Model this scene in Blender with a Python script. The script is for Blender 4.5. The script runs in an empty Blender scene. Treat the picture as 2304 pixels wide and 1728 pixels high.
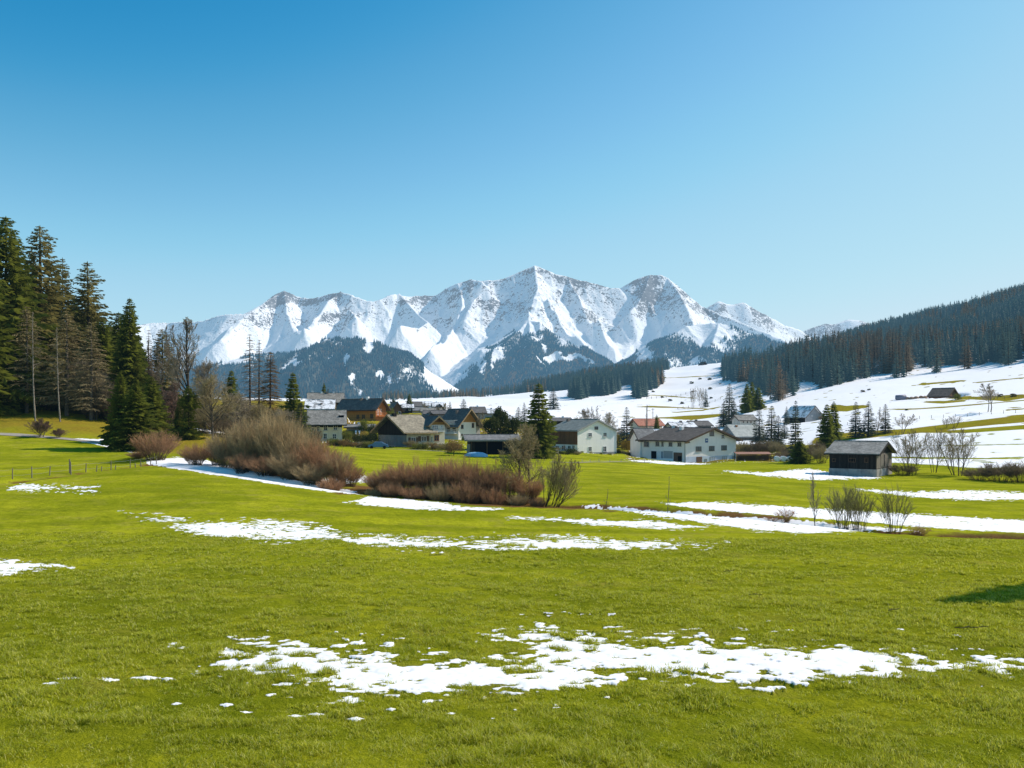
import bpy, math, random
import numpy as np
from mathutils import Vector

R = math.radians
F = 1900.0          # focal length of the photograph in its own pixels
CX, HR = 1152.0, 950.0   # optical axis column, horizon row
rng = np.random.default_rng(7)
random.seed(7)
scene = bpy.context.scene
col = scene.collection

SUN_AZ, SUN_EL = R(68), R(41)      # azimuth measured from +Y towards +X
SUN = np.array([math.sin(SUN_AZ)*math.cos(SUN_EL), math.cos(SUN_AZ)*math.cos(SUN_EL), math.sin(SUN_EL)])

# ------------------------------------------------------------------ noise
def _hash(ix, iy, seed):
    h = (ix.astype(np.int64)*374761393 + iy.astype(np.int64)*668265263 + seed*1442695041) & 0xFFFFFFFF
    h = ((h ^ (h >> 13))*1274126177) & 0xFFFFFFFF
    h = (h ^ (h >> 16)) & 0xFFFFFFFF
    return h/4294967295.0
def vnoise(x, y, seed=0):
    ix = np.floor(x); iy = np.floor(y); fx = x-ix; fy = y-iy
    u = fx*fx*fx*(fx*(fx*6-15)+10); v = fy*fy*fy*(fy*(fy*6-15)+10)
    a = _hash(ix, iy, seed); b = _hash(ix+1, iy, seed); c = _hash(ix, iy+1, seed); d = _hash(ix+1, iy+1, seed)
    return (a+(b-a)*u)*(1-v) + (c+(d-c)*u)*v          # 0..1
def fbm(x, y, oct=4, seed=0, gain=0.5, lac=2.03):
    s = 0; a = 1.0; t = 0
    for o in range(oct):
        s = s + a*(vnoise(x, y, seed+o*17)-0.5)*2; t += a
        a *= gain; x = x*lac+13.7; y = y*lac-7.3
    return s/t*1.35                                      # about -1..1
def ridged(x, y, oct=5, seed=0, gain=0.5, lac=2.07):
    s = 0; a = 1.0; t = 0; w = 1.0
    for o in range(oct):
        n = 1-np.abs(vnoise(x, y, seed+o*31)*2-1); n = n*n*w
        s = s + a*n; t += a; w = np.clip(n*1.8, 0, 1)
        a *= gain; c, sn = 0.8, 0.6
        x, y = (x*c-y*sn)*lac+5.1, (x*sn+y*c)*lac+9.7
    return s/t                                           # 0..1

# ------------------------------------------------------------------ mesh helpers
def np_mesh(name, V, Q=None, T=None, smooth=False, mat=None, attrs=None):
    me = bpy.data.meshes.new(name)
    V = np.asarray(V, dtype=np.float32).reshape(-1, 3)
    Q = np.zeros((0, 4), np.int32) if Q is None or len(Q) == 0 else np.asarray(Q, np.int32).reshape(-1, 4)
    T = np.zeros((0, 3), np.int32) if T is None or len(T) == 0 else np.asarray(T, np.int32).reshape(-1, 3)
    me.vertices.add(len(V)); me.vertices.foreach_set('co', V.ravel())
    nl = Q.size + T.size
    me.loops.add(nl); me.loops.foreach_set('vertex_index', np.concatenate([Q.ravel(), T.ravel()]))
    n = len(Q)+len(T); me.polygons.add(n)
    starts = np.concatenate([np.arange(len(Q))*4, Q.size+np.arange(len(T))*3]).astype(np.int32)
    me.polygons.foreach_set('loop_start', starts)
    me.polygons.foreach_set('use_smooth', np.full(n, smooth))
    me.update(calc_edges=True)
    if attrs:
        for k, v in attrs.items():
            a = me.attributes.new(k, 'FLOAT', 'POINT'); a.data.foreach_set('value', np.asarray(v, np.float32).ravel())
    if mat: me.materials.append(mat)
    return me
class MB:
    """collects polygons with an optional value per vertex"""
    def __init__(s): s.v = []; s.q = []; s.t = []; s.h = []
    def add(s, pts, faces, h=None):
        b = len(s.v); s.v.extend(pts); s.h.extend(h if h is not None else [0.0]*len(pts))
        for f in faces:
            (s.q if len(f) == 4 else s.t).append([i+b for i in f])
    def box(s, x0, x1, y0, y1, z0, z1):
        p = [(x0,y0,z0),(x1,y0,z0),(x1,y1,z0),(x0,y1,z0),(x0,y0,z1),(x1,y0,z1),(x1,y1,z1),(x0,y1,z1)]
        s.add(p, [(3,2,1,0),(4,5,6,7),(0,1,5,4),(1,2,6,5),(2,3,7,6),(3,0,4,7)])
    def prism(s, poly, ext):
        """poly: list of 3D points; ext: vector; closed prism, triangulated caps fan"""
        n = len(poly); p = [tuple(a) for a in poly] + [tuple(a[i]+ext[i] for i in range(3)) for a in poly]
        f = [(i, (i+1) % n, (i+1) % n+n, i+n) for i in range(n)]
        for i in range(1, n-1): f += [(0, i+1, i), (n, n+i, n+i+1)]
        s.add(p, f)
    def tube(s, pts, rad, sides=4, hv=None, cap=False):
        pts = [np.array(p, float) for p in pts]; n = len(pts); P = []; H = []
        for i, p in enumerate(pts):
            d = pts[min(i+1, n-1)]-pts[max(i-1, 0)]; d = d/(np.linalg.norm(d)+1e-9)
            a = np.array([0, 0, 1.0]) if abs(d[2]) < 0.9 else np.array([1.0, 0, 0])
            u = np.cross(d, a); u /= np.linalg.norm(u)+1e-9; w = np.cross(d, u)
            for k in range(sides):
                t = 2*math.pi*k/sides
                P.append(tuple(p+rad[i]*(math.cos(t)*u+math.sin(t)*w)))
                H.append(hv[i] if hv else 0.0)
        fs = [(i*sides+k, i*sides+(k+1) % sides, (i+1)*sides+(k+1) % sides, (i+1)*sides+k) for i in range(n-1) for k in range(sides)]
        if cap:
            P.append(tuple(pts[-1])); H.append(H[-1]); c = len(P)-1; b = (n-1)*sides
            fs += [(b+k, b+(k+1) % sides, c) for k in range(sides)]
        s.add(P, fs, H)
    def ribbon(s, pts, wid, hv=None, side=None):
        P = []; H = []; n = len(pts); pts = [np.array(p, float) for p in pts]
        d = pts[-1]-pts[0]
        if side is None: side = np.array([random.gauss(0, 1) for _ in range(3)])
        u = np.cross(d, side); u /= np.linalg.norm(u)+1e-9
        for i, p in enumerate(pts):
            P += [tuple(p-u*wid[i]/2), tuple(p+u*wid[i]/2)]; H += [hv[i] if hv else 0.0]*2
        s.add(P, [(2*i, 2*i+1, 2*i+3, 2*i+2) for i in range(n-1)], H)
    def mesh(s, name, mat=None, smooth=False):
        return np_mesh(name, s.v, s.q, s.t, smooth, mat, {'h': s.h})

def tag(o, label=None, cat=None, group=None, kind=None):
    if label: o['label'] = label
    if cat: o['category'] = cat
    if group: o['group'] = group
    if kind: o['kind'] = kind
    return o
def obj(name, me, parent=None):
    o = bpy.data.objects.new(name, me); col.objects.link(o)
    if parent is not None: o.parent = parent
    return o
def empty(name, loc, rz=0, sc=(1, 1, 1)):
    o = bpy.data.objects.new(name, None); col.objects.link(o)
    o.location = loc; o.rotation_euler = (0, 0, rz); o.scale = sc; o.empty_display_size = 0.3
    return o

# ------------------------------------------------------------------ material helpers
def nmat(name):
    m = bpy.data.materials.new(name); m.use_nodes = True
    m.node_tree.nodes.clear(); return m, m.node_tree.nodes, m.node_tree.links
class N:
    def __init__(s, name):
        s.m, s.n, s.l = nmat(name)
    def node(s, t, **k):
        x = s.n.new(t)
        for a, b in k.items(): setattr(x, a, b)
        return x
    def set(s, inp, v):
        if isinstance(v, bpy.types.NodeSocket): s.l.new(v, inp)
        elif isinstance(v, (tuple, list)) and len(v) == 3 and inp.type == 'RGBA': inp.default_value = (*v, 1)
        else: inp.default_value = v
    def math(s, op, a, b=0.0, c=None, clamp=False):
        x = s.node('ShaderNodeMath', operation=op, use_clamp=clamp)
        s.set(x.inputs[0], a); s.set(x.inputs[1], b)
        if c is not None: s.set(x.inputs[2], c)
        return x.outputs[0]
    def noise(s, scale, detail=3, rough=0.5, vec=None, dist=0.0, out=0):
        x = s.node('ShaderNodeTexNoise'); x.inputs['Scale'].default_value = scale
        x.inputs['Detail'].default_value = detail; x.inputs['Roughness'].default_value = rough
        x.inputs['Distortion'].default_value = dist
        if vec is not None: s.l.new(vec, x.inputs['Vector'])
        return x.outputs[out]
    def pos(s): return s.node('ShaderNodeNewGeometry').outputs['Position']
    def objco(s): return s.node('ShaderNodeTexCoord').outputs['Object']
    def mapv(s, vec, scale=(1, 1, 1), rot=(0, 0, 0)):
        x = s.node('ShaderNodeMapping'); s.l.new(vec, x.inputs['Vector'])
        x.inputs['Scale'].default_value = scale; x.inputs['Rotation'].default_value = rot
        return x.outputs[0]
    def attr(s, name): return s.node('ShaderNodeAttribute', attribute_name=name).outputs['Fac']
    def mix(s, fac, a, b, blend='MIX'):
        x = s.node('ShaderNodeMix', data_type='RGBA', blend_type=blend)
        s.set(x.inputs[0], fac); s.set(x.inputs[6], a); s.set(x.inputs[7], b); return x.outputs[2]
    def rng(s, v, a, b, c=0.0, d=1.0, smooth=False):
        x = s.node('ShaderNodeMapRange', clamp=True)
        if smooth: x.interpolation_type = 'SMOOTHSTEP'
        s.set(x.inputs[0], v)
        for i, k in enumerate((a, b, c, d)): x.inputs[i+1].default_value = k
        return x.outputs[0]
    def bump(s, h, strength=0.5, dist=0.05):
        x = s.node('ShaderNodeBump'); x.inputs['Strength'].default_value = strength
        x.inputs['Distance'].default_value = dist; s.l.new(h, x.inputs['Height']); return x.outputs[0]
    def bsdf(s, colr, rough=0.8, normal=None, spec=0.3, metal=0.0):
        x = s.node('ShaderNodeBsdfPrincipled'); s.set(x.inputs['Base Color'], colr); s.set(x.inputs['Roughness'], rough)
        x.inputs['Specular IOR Level'].default_value = spec; x.inputs['Metallic'].default_value = metal
        if normal is not None: s.l.new(normal, x.inputs['Normal'])
        return x.outputs[0]
    def transl(s, sh, colr, fac):
        t = s.node('ShaderNodeBsdfTranslucent'); s.set(t.inputs[0], colr)
        m = s.node('ShaderNodeMixShader'); s.set(m.inputs[0], fac); s.l.new(sh, m.inputs[1]); s.l.new(t.outputs[0], m.inputs[2])
        return m.outputs[0]
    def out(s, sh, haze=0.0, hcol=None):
        """haze: depth of air in metres over which things fade (aerial perspective painted in as emission, by world position)"""
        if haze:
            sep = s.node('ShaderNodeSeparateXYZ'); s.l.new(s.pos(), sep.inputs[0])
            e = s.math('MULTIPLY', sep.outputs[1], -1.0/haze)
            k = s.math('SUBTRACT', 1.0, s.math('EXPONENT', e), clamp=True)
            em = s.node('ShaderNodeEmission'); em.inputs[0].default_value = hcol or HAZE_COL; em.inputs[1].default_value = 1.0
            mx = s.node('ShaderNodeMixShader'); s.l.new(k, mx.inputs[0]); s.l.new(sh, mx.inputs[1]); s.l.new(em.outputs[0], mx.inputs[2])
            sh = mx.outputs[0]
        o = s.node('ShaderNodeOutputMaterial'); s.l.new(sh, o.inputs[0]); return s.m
HAZE_COL = (0.20, 0.46, 0.72, 1)  # blue air light painted into the materials as emission, stronger farther off

# ------------------------------------------------------------------ terrain
# rows of the ground (photo pixels) met while looking out along a column, at growing distances y
NEAR = [(4, -4.5), (8, -4.6), (12, -4.75), (20, -5.2), (30, -5.75), (45, -6.3)]
PROF = {
 -900: [(60,1140),(80,1085),(100,1025),(118,980),(140,900),(170,860),(220,800),(300,740),(400,700),(520,690),(1000,700)],
 0:    [(60,1140),(75,1085),(100,1030),(118,984),(130,950),(142,915),(170,880),(220,830),(300,790),(400,770),(520,800),(1000,830)],
 150:  [(60,1142),(80,1072),(100,1028),(118,989),(130,958),(142,926),(170,902),(220,850),(300,810),(400,800),(520,830),(1000,850)],
 340:  [(60,1135),(90,1045),(105,1018),(120,1000),(140,968),(180,930),(240,900),(320,890),(420,890),(520,890),(1000,890)],
 480:  [(60,1135),(85,1062),(105,1025),(130,975),(170,955),(210,940),(260,925),(340,905),(450,900),(600,900),(1000,898)],
 600:  [(60,1140),(80,1080),(100,1045),(120,1020),(150,1000),(190,990),(240,958),(300,935),(400,915),(550,905),(1000,900)],
 850:  [(60,1158),(74,1120),(85,1100),(100,1075),(150,1028),(190,1005),(240,960),(300,936),(400,918),(550,907),(750,902),(950,901),(1100,905)],
 1150: [(60,1170),(70,1138),(85,1112),(100,1083),(150,1037),(190,1014),(240,984),(300,962),(400,940),(550,915),(750,900),(950,888),(1100,895)],
 1350: [(60,1172),(68,1142),(85,1110),(100,1084),(150,1045),(200,1020),(250,992),(300,972),(400,948),(550,908),(700,880),(850,862),(980,846),(1100,852)],
 1550: [(58,1178),(64,1150),(85,1112),(100,1090),(150,1056),(200,1041),(250,1010),(300,985),(400,950),(500,920),(650,882),(800,850),(960,822),(1100,830)],
 1750: [(56,1190),(62,1168),(80,1130),(100,1102),(135,1067),(200,1030),(250,998),(300,962),(350,932),(430,898),(550,858),(700,828),(850,812),(1000,800),(1200,812)],
 1950: [(54,1205),(60,1190),(80,1145),(100,1112),(135,1073),(170,1047),(200,1015),(235,970),(300,925),(350,900),(420,872),(470,852),(600,822),(750,790),(900,766),(1050,754),(1300,766)],
 2150: [(54,1212),(59,1200),(80,1150),(100,1116),(135,1077),(170,1032),(200,992),(230,960),(260,936),(300,912),(380,872),(450,842),(600,790),(750,748),(950,707),(1100,703),(1300,722)],
 2304: [(54,1218),(58,1207),(80,1155),(100,1121),(135,1082),(170,1027),(200,975),(230,943),(260,922),(300,893),(380,848),(450,815),(600,760),(750,715),(950,668),(1100,662),(1300,684)],
 3400: [(54,1225),(58,1212),(80,1160),(100,1121),(135,1075),(170,1010),(200,950),(230,910),(260,880),(300,840),(380,770),(450,720),(600,620),(750,560),(950,500),(1100,490),(1300,520)],
}
GPX = np.linspace(-900, 3400, 431); GL = np.linspace(math.log(4), math.log(1700), 640)
_cols = sorted(PROF); _Z = []
for c in _cols:
    d = [a for a, b in NEAR] + [a for a, b in PROF[c]]; z = [b for a, b in NEAR] + [(HR-b)/F*a for a, b in PROF[c]]
    d.append(1700); z.append(z[-1]-60)
    _Z.append(np.interp(GL, np.log(d), z))
_Z = np.array(_Z)
def _spline_cols(xq):
    out = np.zeros((len(xq), len(GL)))
    for j in range(len(GL)): out[:, j] = np.interp(xq, _cols, _Z[:, j])
    return out
GZ = _spline_cols(GPX)
def _blur(a, s, ax):
    r = int(3*s)+1; k = np.exp(-0.5*(np.arange(-r, r+1)/s)**2); k /= k.sum()
    pad = [(0, 0), (0, 0)]; pad[ax] = (r, r); b = np.pad(a, pad, mode='edge')
    return np.apply_along_axis(lambda v: np.convolve(v, k, 'valid'), ax, b)
GZ = _blur(_blur(GZ, 6.0, 0), 5.0, 1)

DITCH = [(-900,1100,75),(0,1092,73),(170,1072,80),(340,1047,90),(480,1065,85),(600,1082,80),(850,1124,74),(1150,1139,70),(1350,1142,68),(1550,1150,64),(1750,1170,62),(1950,1190,60),(2304,1207,58),(3400,1212,58)]
_dx = [a for a, b, c in DITCH]; _dd = [c for a, b, c in DITCH]
PADS = []      # (x, y, radius, z): level ground under buildings
def w_of(y): return np.maximum(y, 10.0)
def H(x, y):
    x = np.asarray(x, float); y = np.asarray(y, float); w = w_of(y)
    px = CX+F*x/w; l = np.log(np.clip(y, 4, 1700))
    a = np.clip((px-GPX[0])/(GPX[1]-GPX[0]), 0, len(GPX)-1.001); b = np.clip((l-GL[0])/(GL[1]-GL[0]), 0, len(GL)-1.001)
    ia = a.astype(int); ib = b.astype(int); fa = a-ia; fb = b-ib
    z = (GZ[ia, ib]*(1-fa)+GZ[ia+1, ib]*fa)*(1-fb) + (GZ[ia, ib+1]*(1-fa)+GZ[ia+1, ib+1]*fa)*fb
    big = np.clip(y/60, 0, 1)
    z = z + 0.10*fbm(x/9, y/9, 2, 3)*np.clip(y/20, 0.3, 1) + 0.35*big*fbm(x/38, y/38, 2, 5)*np.clip((130-y)/60, 0, 1) + np.clip((y-330)/400, 0, 1)*2.5*fbm(x/70, y/70, 3, 9)
    dd = np.interp(px, _dx, _dd); side = np.clip((px-420)/200, 0, 1)
    z = z - (0.15+0.55*side)*np.exp(-((y-dd)/0.9)**2) + 0.12*np.exp(-((y-dd-2.5)/1.5)**2)
    for (bx, by, br, bz) in PADS:
        r = np.hypot(x-bx, y-by); k = np.clip((br*1.5-r)/(br*0.5), 0, 1); k = k*k*(3-2*k); z = z*(1-k)+bz*k
    return z
def gpos(px, D):
    x = (px-CX)/F*D; return x, D, float(H(x, D))
def D_at(px, row):
    """distance at which the ground is met at that pixel"""
    ys = np.exp(np.linspace(math.log(9), math.log(1200), 900)); xs = (px-CX)/F*ys
    rr = HR-F*H(xs, ys)/ys; i = np.argmax(rr <= row) if (rr <= row).any() else len(ys)-1
    return float(ys[i])
# ------------------------------------------------------------------ snow cover, as world-space fields around places seen in the photo
PATCH = [  # columns, upper edge rows, lower edge rows, softness up/down (px), grain
 ([452,515,565,620,700,800,900,1000,1100,1160,1240],[1500,1482,1470,1462,1460,1466,1476,1484,1500,1520,1545],[1498,1512,1522,1530,1540,1550,1556,1558,1560,1568,1555],34,34,.72),
 ([1150,1200,1250,1300,1400,1500,1600,1700,1800,1900,2000,2100,2200,2320],[1445,1432,1432,1436,1441,1449,1453,1457,1462,1468,1478,1487,1490,1496],[1440,1462,1490,1500,1512,1518,1524,1526,1526,1522,1518,1514,1511,1506],42,26,.72),
 ([1050,1150,1250,1330,1400],[1530,1515,1505,1500,1500],[1560,1572,1562,1545,1530],90,40,.8),
 ([390,450,520,600,660,720,760,800,850,950,1050,1150,1250,1350,1450,1530,1610],[1186,1180,1178,1176,1180,1190,1203,1211,1212,1216,1222,1217,1214,1215,1217,1222,1229],[1188,1198,1211,1217,1217,1215,1213,1222,1229,1233,1234,1235,1235,1234,1233,1231,1229],13,8,.75),
 ([-300,-50,0,50,100,150],[1250,1256,1261,1264,1270,1275],[1330,1308,1296,1286,1279,1274],8,8,.75),
 ([30,60,110,135],[1097,1093,1095,1098],[1099,1103,1101,1099],12,12,.55),
 ([140,170,200],[1099,1098,1100],[1100,1101,1101],14,14,.7),
 ([310,340,390,420],[1167,1165,1167,1171],[1168,1168,1170,1173],13,8,.75),
 ([340,400,450,550,650,750,810],[1036,1028,1034,1053,1078,1098,1108],[1046,1056,1064,1078,1095,1108,1113],5,3,.35),
 ([700,760,820,840],[1080,1074,1070,1082],[1084,1086,1084,1084],6,6,.8),
 ([785,830,900,1000,1050,1120],[1128,1118,1122,1132,1139,1143],[1130,1138,1144,1147,1148,1147],3,3,.55),
 ([1170,1300,1400,1500,1580],[1164,1168,1171,1176,1184],[1166,1177,1185,1190,1188],4,4,.7),
 ([1310,1400,1500,1600,1700,1800,1900,1980,2060],[1137,1143,1150,1157,1165,1172,1180,1188,1193],[1141,1149,1164,1179,1194,1200,1197,1193,1196],4,6,.6),
 ([1500,1560,1640,1740,1850,1950,2050,2150,2304,2600],[1131,1130,1132,1137,1145,1152,1157,1163,1171,1190],[1136,1143,1151,1160,1168,1176,1184,1191,1199,1210],4.5,2.5,.55),
 ([1940,2050,2120,2200,2304,2600],[1101,1106,1104,1105,1108,1120],[1103,1117,1123,1125,1124,1138],4,3,.65),
 ([1640,1720,1780,1820,1870,1970],[1060,1064,1058,1055,1062,1071],[1063,1070,1076,1080,1079,1077],3,3,.6),
 ([1415,1480,1530,1590],[1035,1037,1041,1043],[1037,1043,1046,1045],1.5,1.5,.4),
 ([150,200,250,300],[986,987,989,994],[988,997,1009,1020],1.5,1.5,.3),
 ([430,470,520],[962,968,972],[966,975,974],2,2,.7),
]+[([a-w, a, a+w], [b-1, b-h, b-1], [b+1, b+h, b+1], 3, 3, .18) for a, b, w, h in [(330,1525,26,4),(375,1527,12,2.5),(160,1527,26,3),(240,1531,20,4),(120,1538,14,3),(398,1584,15,4.5),(510,1586,18,4.5),(552,1604,15,3.5),(665,1612,16,3),(712,1607,10,3),(802,1617,17,4.5),(880,1596,9,3),(1015,1606,10,3),(393,1449,9,3),(382,1455,10,3),(412,1459,10,3),(1215,1410,9,3),(1245,1412,14,3),(1775,1420,16,3),(1172,1410,9,2.5)]]+[
]
def curve_band(px, row, xs, t, b, st, sb):
    top = np.interp(px, xs, t); bot = np.interp(px, xs, b); mid = (top+bot)/2; hh = np.maximum((bot-top)/2, .3)
    s = np.where(row < mid, (row-top)/st, (bot-row)/sb)
    ext = np.minimum(px-xs[0], xs[-1]-px); s = np.minimum(s, ext/25.0+0.15)
    return np.clip(s, -2.0, 0.95)
def ground_fields(x, y, z):
    yy = np.maximum(y, 4.0); px = CX+F*x/yy; row = HR-F*z/yy
    n = 1.25*fbm(x/.36, y/.26, 3, 21, 0.6)+0.65*fbm(x/2.4, y/1.5, 3, 23)+.02
    S = np.full(x.shape, -2.0)
    for xs, t, b, st, sb, amp in PATCH:
        s = curve_band(px, row, xs, t, b, st, sb)
        S = np.maximum(S, np.where(s > -1.9, s*.85+amp*n*1.35-0.05, -2.0))
    # lasting cover on the far slopes and the fields to the right
    nf = fbm(x/14, y/14, 4, 41)
    lim = np.interp(px, [850, 980, 1100, 1200, 1300, 1400, 1600, 1800, 1880, 2000, 2304, 3400], [520, 430, 400, 330, 300, 290, 255, 235, 185, 158, 142, 140])
    far = np.clip((y-lim)/22.0, -2, 1.0)+0.35*nf
    far = far-2.2*np.clip(fbm(x/5, y/3.2, 3, 83)-.40, 0, 1)*(y < 620)
    far = np.where(px > 850, far, -2.0)
    leftf = np.clip((y-560)/60, -2, 1); far = np.where(px <= 850, leftf, far)
    GREEN = [([1840,1900,1970,2050,2130,2200,2304,2500],[985,975,969,965,955,946,933,915],[998,991,984,976,968,960,950,930],2.5,2.0,1.2),
             ([2080,2170,2304,2500],[972,966,956,945],[974,975,966,952],2,2,1.0),
             ([1480,1560,1620],[940,935,932],[942,944,937],2,2,1.1),
             ([1440,1466,1530,1600],[915,913,916,920],[916,917,918,921],1.5,1.5,1.),
             ([1460,1500,1556],[888,890,895],[889.5,892,896.5],1,1,1.),
             ([1880,1905,1940],[911,914,912],[925,926,918],2,3,1.1),
             ([1990,2060,2130,2304],[920,919,915,900],[922,921.5,917,902],1.5,1.5,1.),
             ([2150,2200,2260,2304],[893,893,890,888],[897,900,903,896],1.5,2,1.2),
             ([1525,1580,1620],[927,922,915],[928.5,924,917],1,1,1.),
             ([2060,2110,2160],[864,860,856],[868,864,859],1.5,1.5,1.3),
             ([2200,2250,2304],[860,854,849],[861.5,856,851],1,1,1.),
             ([2085,2120,2170],[902,903,900],[906,908,904],2,2,.8),
             ([1660,1760,1850,1900],[1005,1004,1002,998],[1018,1018,1012,1003],4,4,1.),
             ([1500,1540,1600,1625],[850,848,845,846],[851,849.5,846,847],.8,.8,1.),
             ([2050,2200,2304],[1003,1001,999],[1004,1002.5,1000],.8,.8,1.),
             ([2010,2150,2304],[1028,1030,1031],[1031,1033,1034],1,1,1.),
             ([1990,2100,2180,2304],[1042,1045,1052,1060],[1072,1072,1075,1080],4,4,1.),
             ]
    g = np.full(x.shape, -2.0)
    for xs, t, b, st, sb, amp in GREEN:
        s = curve_band(px, row, xs, t, b, st, sb); g = np.maximum(g, np.where((s > -1.9) & (y > 120), s+0.5*nf*amp, -2))
    far = np.minimum(far, -g)
    # mown-field ridges showing through on the slopes
    stripes = np.sin((y*0.9+x*0.25)*0.55+3*fbm(x/30, y/30, 2, 77))
    far = far-0.22*np.clip(stripes, 0, 1)*np.clip((fbm(x/40, y/25, 3, 79)+0.1)*2, 0, 1)*np.clip((520-y)/200, 0, 1)*4*np.clip((y-120)/50, 0, 1)
    S = np.maximum(S, np.where(y > 120, far, -2.0))
    # slopes that are dry and olive near the left wood
    dry = np.clip((y-np.interp(px, [-900, 0, 250, 340, 480, 620, 760], [108, 116, 116, 100, 96, 92, 96]))/14, 0, 1)*np.clip((760-px)/120, 0, 1)
    dry = np.maximum(dry, np.clip((y-205)/20, 0, 1)*0.8*np.clip((px-700)/100, 0, 1))
    dry = np.clip(dry+0.25*fbm(x/6, y/6, 3, 51)*(dry > 0), 0, 1)
    dd = np.interp(px, _dx, _dd)
    dirt = np.exp(-((y-dd)/1.6)**2)*np.clip((px-300)/100, 0, 1)*1.1+np.exp(-((y-dd)/.9)**2)*np.clip((400-px)/100, 0, 1)*.5
    under = np.exp(-((y-dd-5)/6.0)**2)*np.clip((px-380)/80, 0, 1)*np.clip((1260-px)/60, 0, 1)
    leaves = np.exp(-((y-dd+1.5)/2.2)**2)*np.clip((px-960)/120, 0, 1)*np.clip((1420-px)/90, 0, 1)*0.75
    l2 = np.exp(-((row-1106)/9)**2)*np.clip(1-np.abs(px-790)/60, 0, 1)
    dirt = np.clip(np.maximum(np.maximum(np.maximum(dirt, under), leaves), l2)+0.45*fbm(x/1.5, y/1.5, 3, 61)*((dirt+under+leaves+l2) > .15), 0, 1)
    trod = np.clip((y-176)/8, 0, 1)*np.clip((285-y)/30, 0, 1)*np.clip((px-1395)/20, 0, 1)*np.clip((1800-px)/60, 0, 1)*np.clip((row-985)/20, 0, 1)
    trod = np.maximum(trod, np.clip((y-181-np.clip((px-1160)/10,0,12))/4, 0, 1)*np.clip((330-y)/40, 0, 1)*np.clip((px-700)/30, 0, 1)*np.clip((1400-px)/20, 0, 1))
    S = np.where(trod > 0.5, np.maximum(S, (n*1.1-0.75)*trod), S)
    dirt = np.maximum(dirt, trod*0.62*np.clip(0.7+fbm(x/5, y/5, 3, 71), 0, 1))
    return S, dry, dirt, px, row

def grid_faces(nr, nc):
    i = np.arange((nr-1)*(nc-1)); r = i//(nc-1); c = i % (nc-1); a = r*nc+c
    return np.stack([a, a+1, a+nc+1, a+nc], 1)

def mat_ground():
    s = N('meadow_grass_and_snow'); P = s.pos()
    S, dry, dirt = s.attr('snow'), s.attr('dry'), s.attr('dirt')
    n0 = s.noise(0.035, 3, .55, P); n1 = s.noise(0.35, 4, .6, P); n2 = s.noise(2.6, 5, .7, P); n3 = s.noise(17, 4, .7, P)
    st = s.noise(1.0, 4, .65, s.mapv(P, (0.55, 2.6, 1)))
    g = s.mix(s.rng(n0, .35, .65), (0.235, 0.275, 0.004), (0.320, 0.345, 0.004))
    g = s.mix(s.rng(n1, .38, .66), g, (0.39, 0.39, 0.012))
    g = s.mix(s.math('MULTIPLY', s.rng(n2, .48, .72), .8), g, (0.095, 0.125, 0.002))
    g = s.mix(s.math('MULTIPLY', s.rng(st, .52, .75), .45), g, (0.095, 0.155, 0.002))
    g = s.mix(s.math('MULTIPLY', s.rng(n3, .35, .75), .55), g, (0.48, 0.47, 0.045))
    g = s.mix(s.math('MULTIPLY', s.rng(s.noise(0.55, 4, .65, P), .52, .68), .55), g, (0.38, 0.33, 0.065))
    g = s.mix(s.math('MULTIPLY', s.rng(s.noise(0.12, 4, .6, s.mapv(P, (1, 2.2, 1))), .42, .62), .55), g, (0.125, 0.165, 0.006))
    g = s.mix(s.rng(s.noise(3.3, 4, .7, P), .66, .72, 0, .8), g, (0.045, 0.045, 0.010))
    dcol = s.mix(s.rng(n2, .3, .7), (0.33, 0.255, 0.022), (0.21, 0.145, 0.022))
    g = s.mix(s.math('MULTIPLY', dry, s.rng(n1, .1, .6, .45, 1)), g, dcol)
    lcol = s.mix(s.rng(n3, .3, .7), (0.060, 0.032, 0.012), (0.27, 0.15, 0.055))
    g = s.mix(s.rng(dirt, .2, .8, smooth=True), g, lcol)
    sepy = s.node('ShaderNodeSeparateXYZ'); s.l.new(P, sepy.inputs[0])
    g = s.mix(s.rng(sepy.outputs[1], 20, 48, .55, 0), g, s.mix(.5, g, (0.02, 0.022, 0.002)))
    sn = s.math('ADD', S, s.math('MULTIPLY', s.math('SUBTRACT', s.noise(11, 4, .7, P), .5), .75))
    sf = s.math('MULTIPLY', s.rng(sn, -0.03, .12, smooth=True), s.rng(S, -.02, .35, .80, 1.0))
    sc = s.mix(s.rng(n2, .2, .8), (0.95, 0.94, 0.94), (0.88, 0.88, 0.89))
    bh = s.math('ADD', s.math('MULTIPLY', n2, .6), s.math('ADD', s.math('MULTIPLY', n3, .5), s.math('MULTIPLY', n1, 1.2)))
    bg = s.bump(bh, .75, .20)
    bs = s.bump(s.math('ADD', s.noise(1.6, 4, .5, P), s.math('MULTIPLY', s.noise(9, 3, .5, P), .15)), .35, .07)
    a = s.bsdf(g, .9, bg, 0.0); b = s.bsdf(sc, .8, bs, .05)
    m = s.node('ShaderNodeMixShader'); s.l.new(sf, m.inputs[0]); s.l.new(a, m.inputs[1]); s.l.new(b, m.inputs[2])
    return s.out(m.outputs[0], haze=16000)

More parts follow.
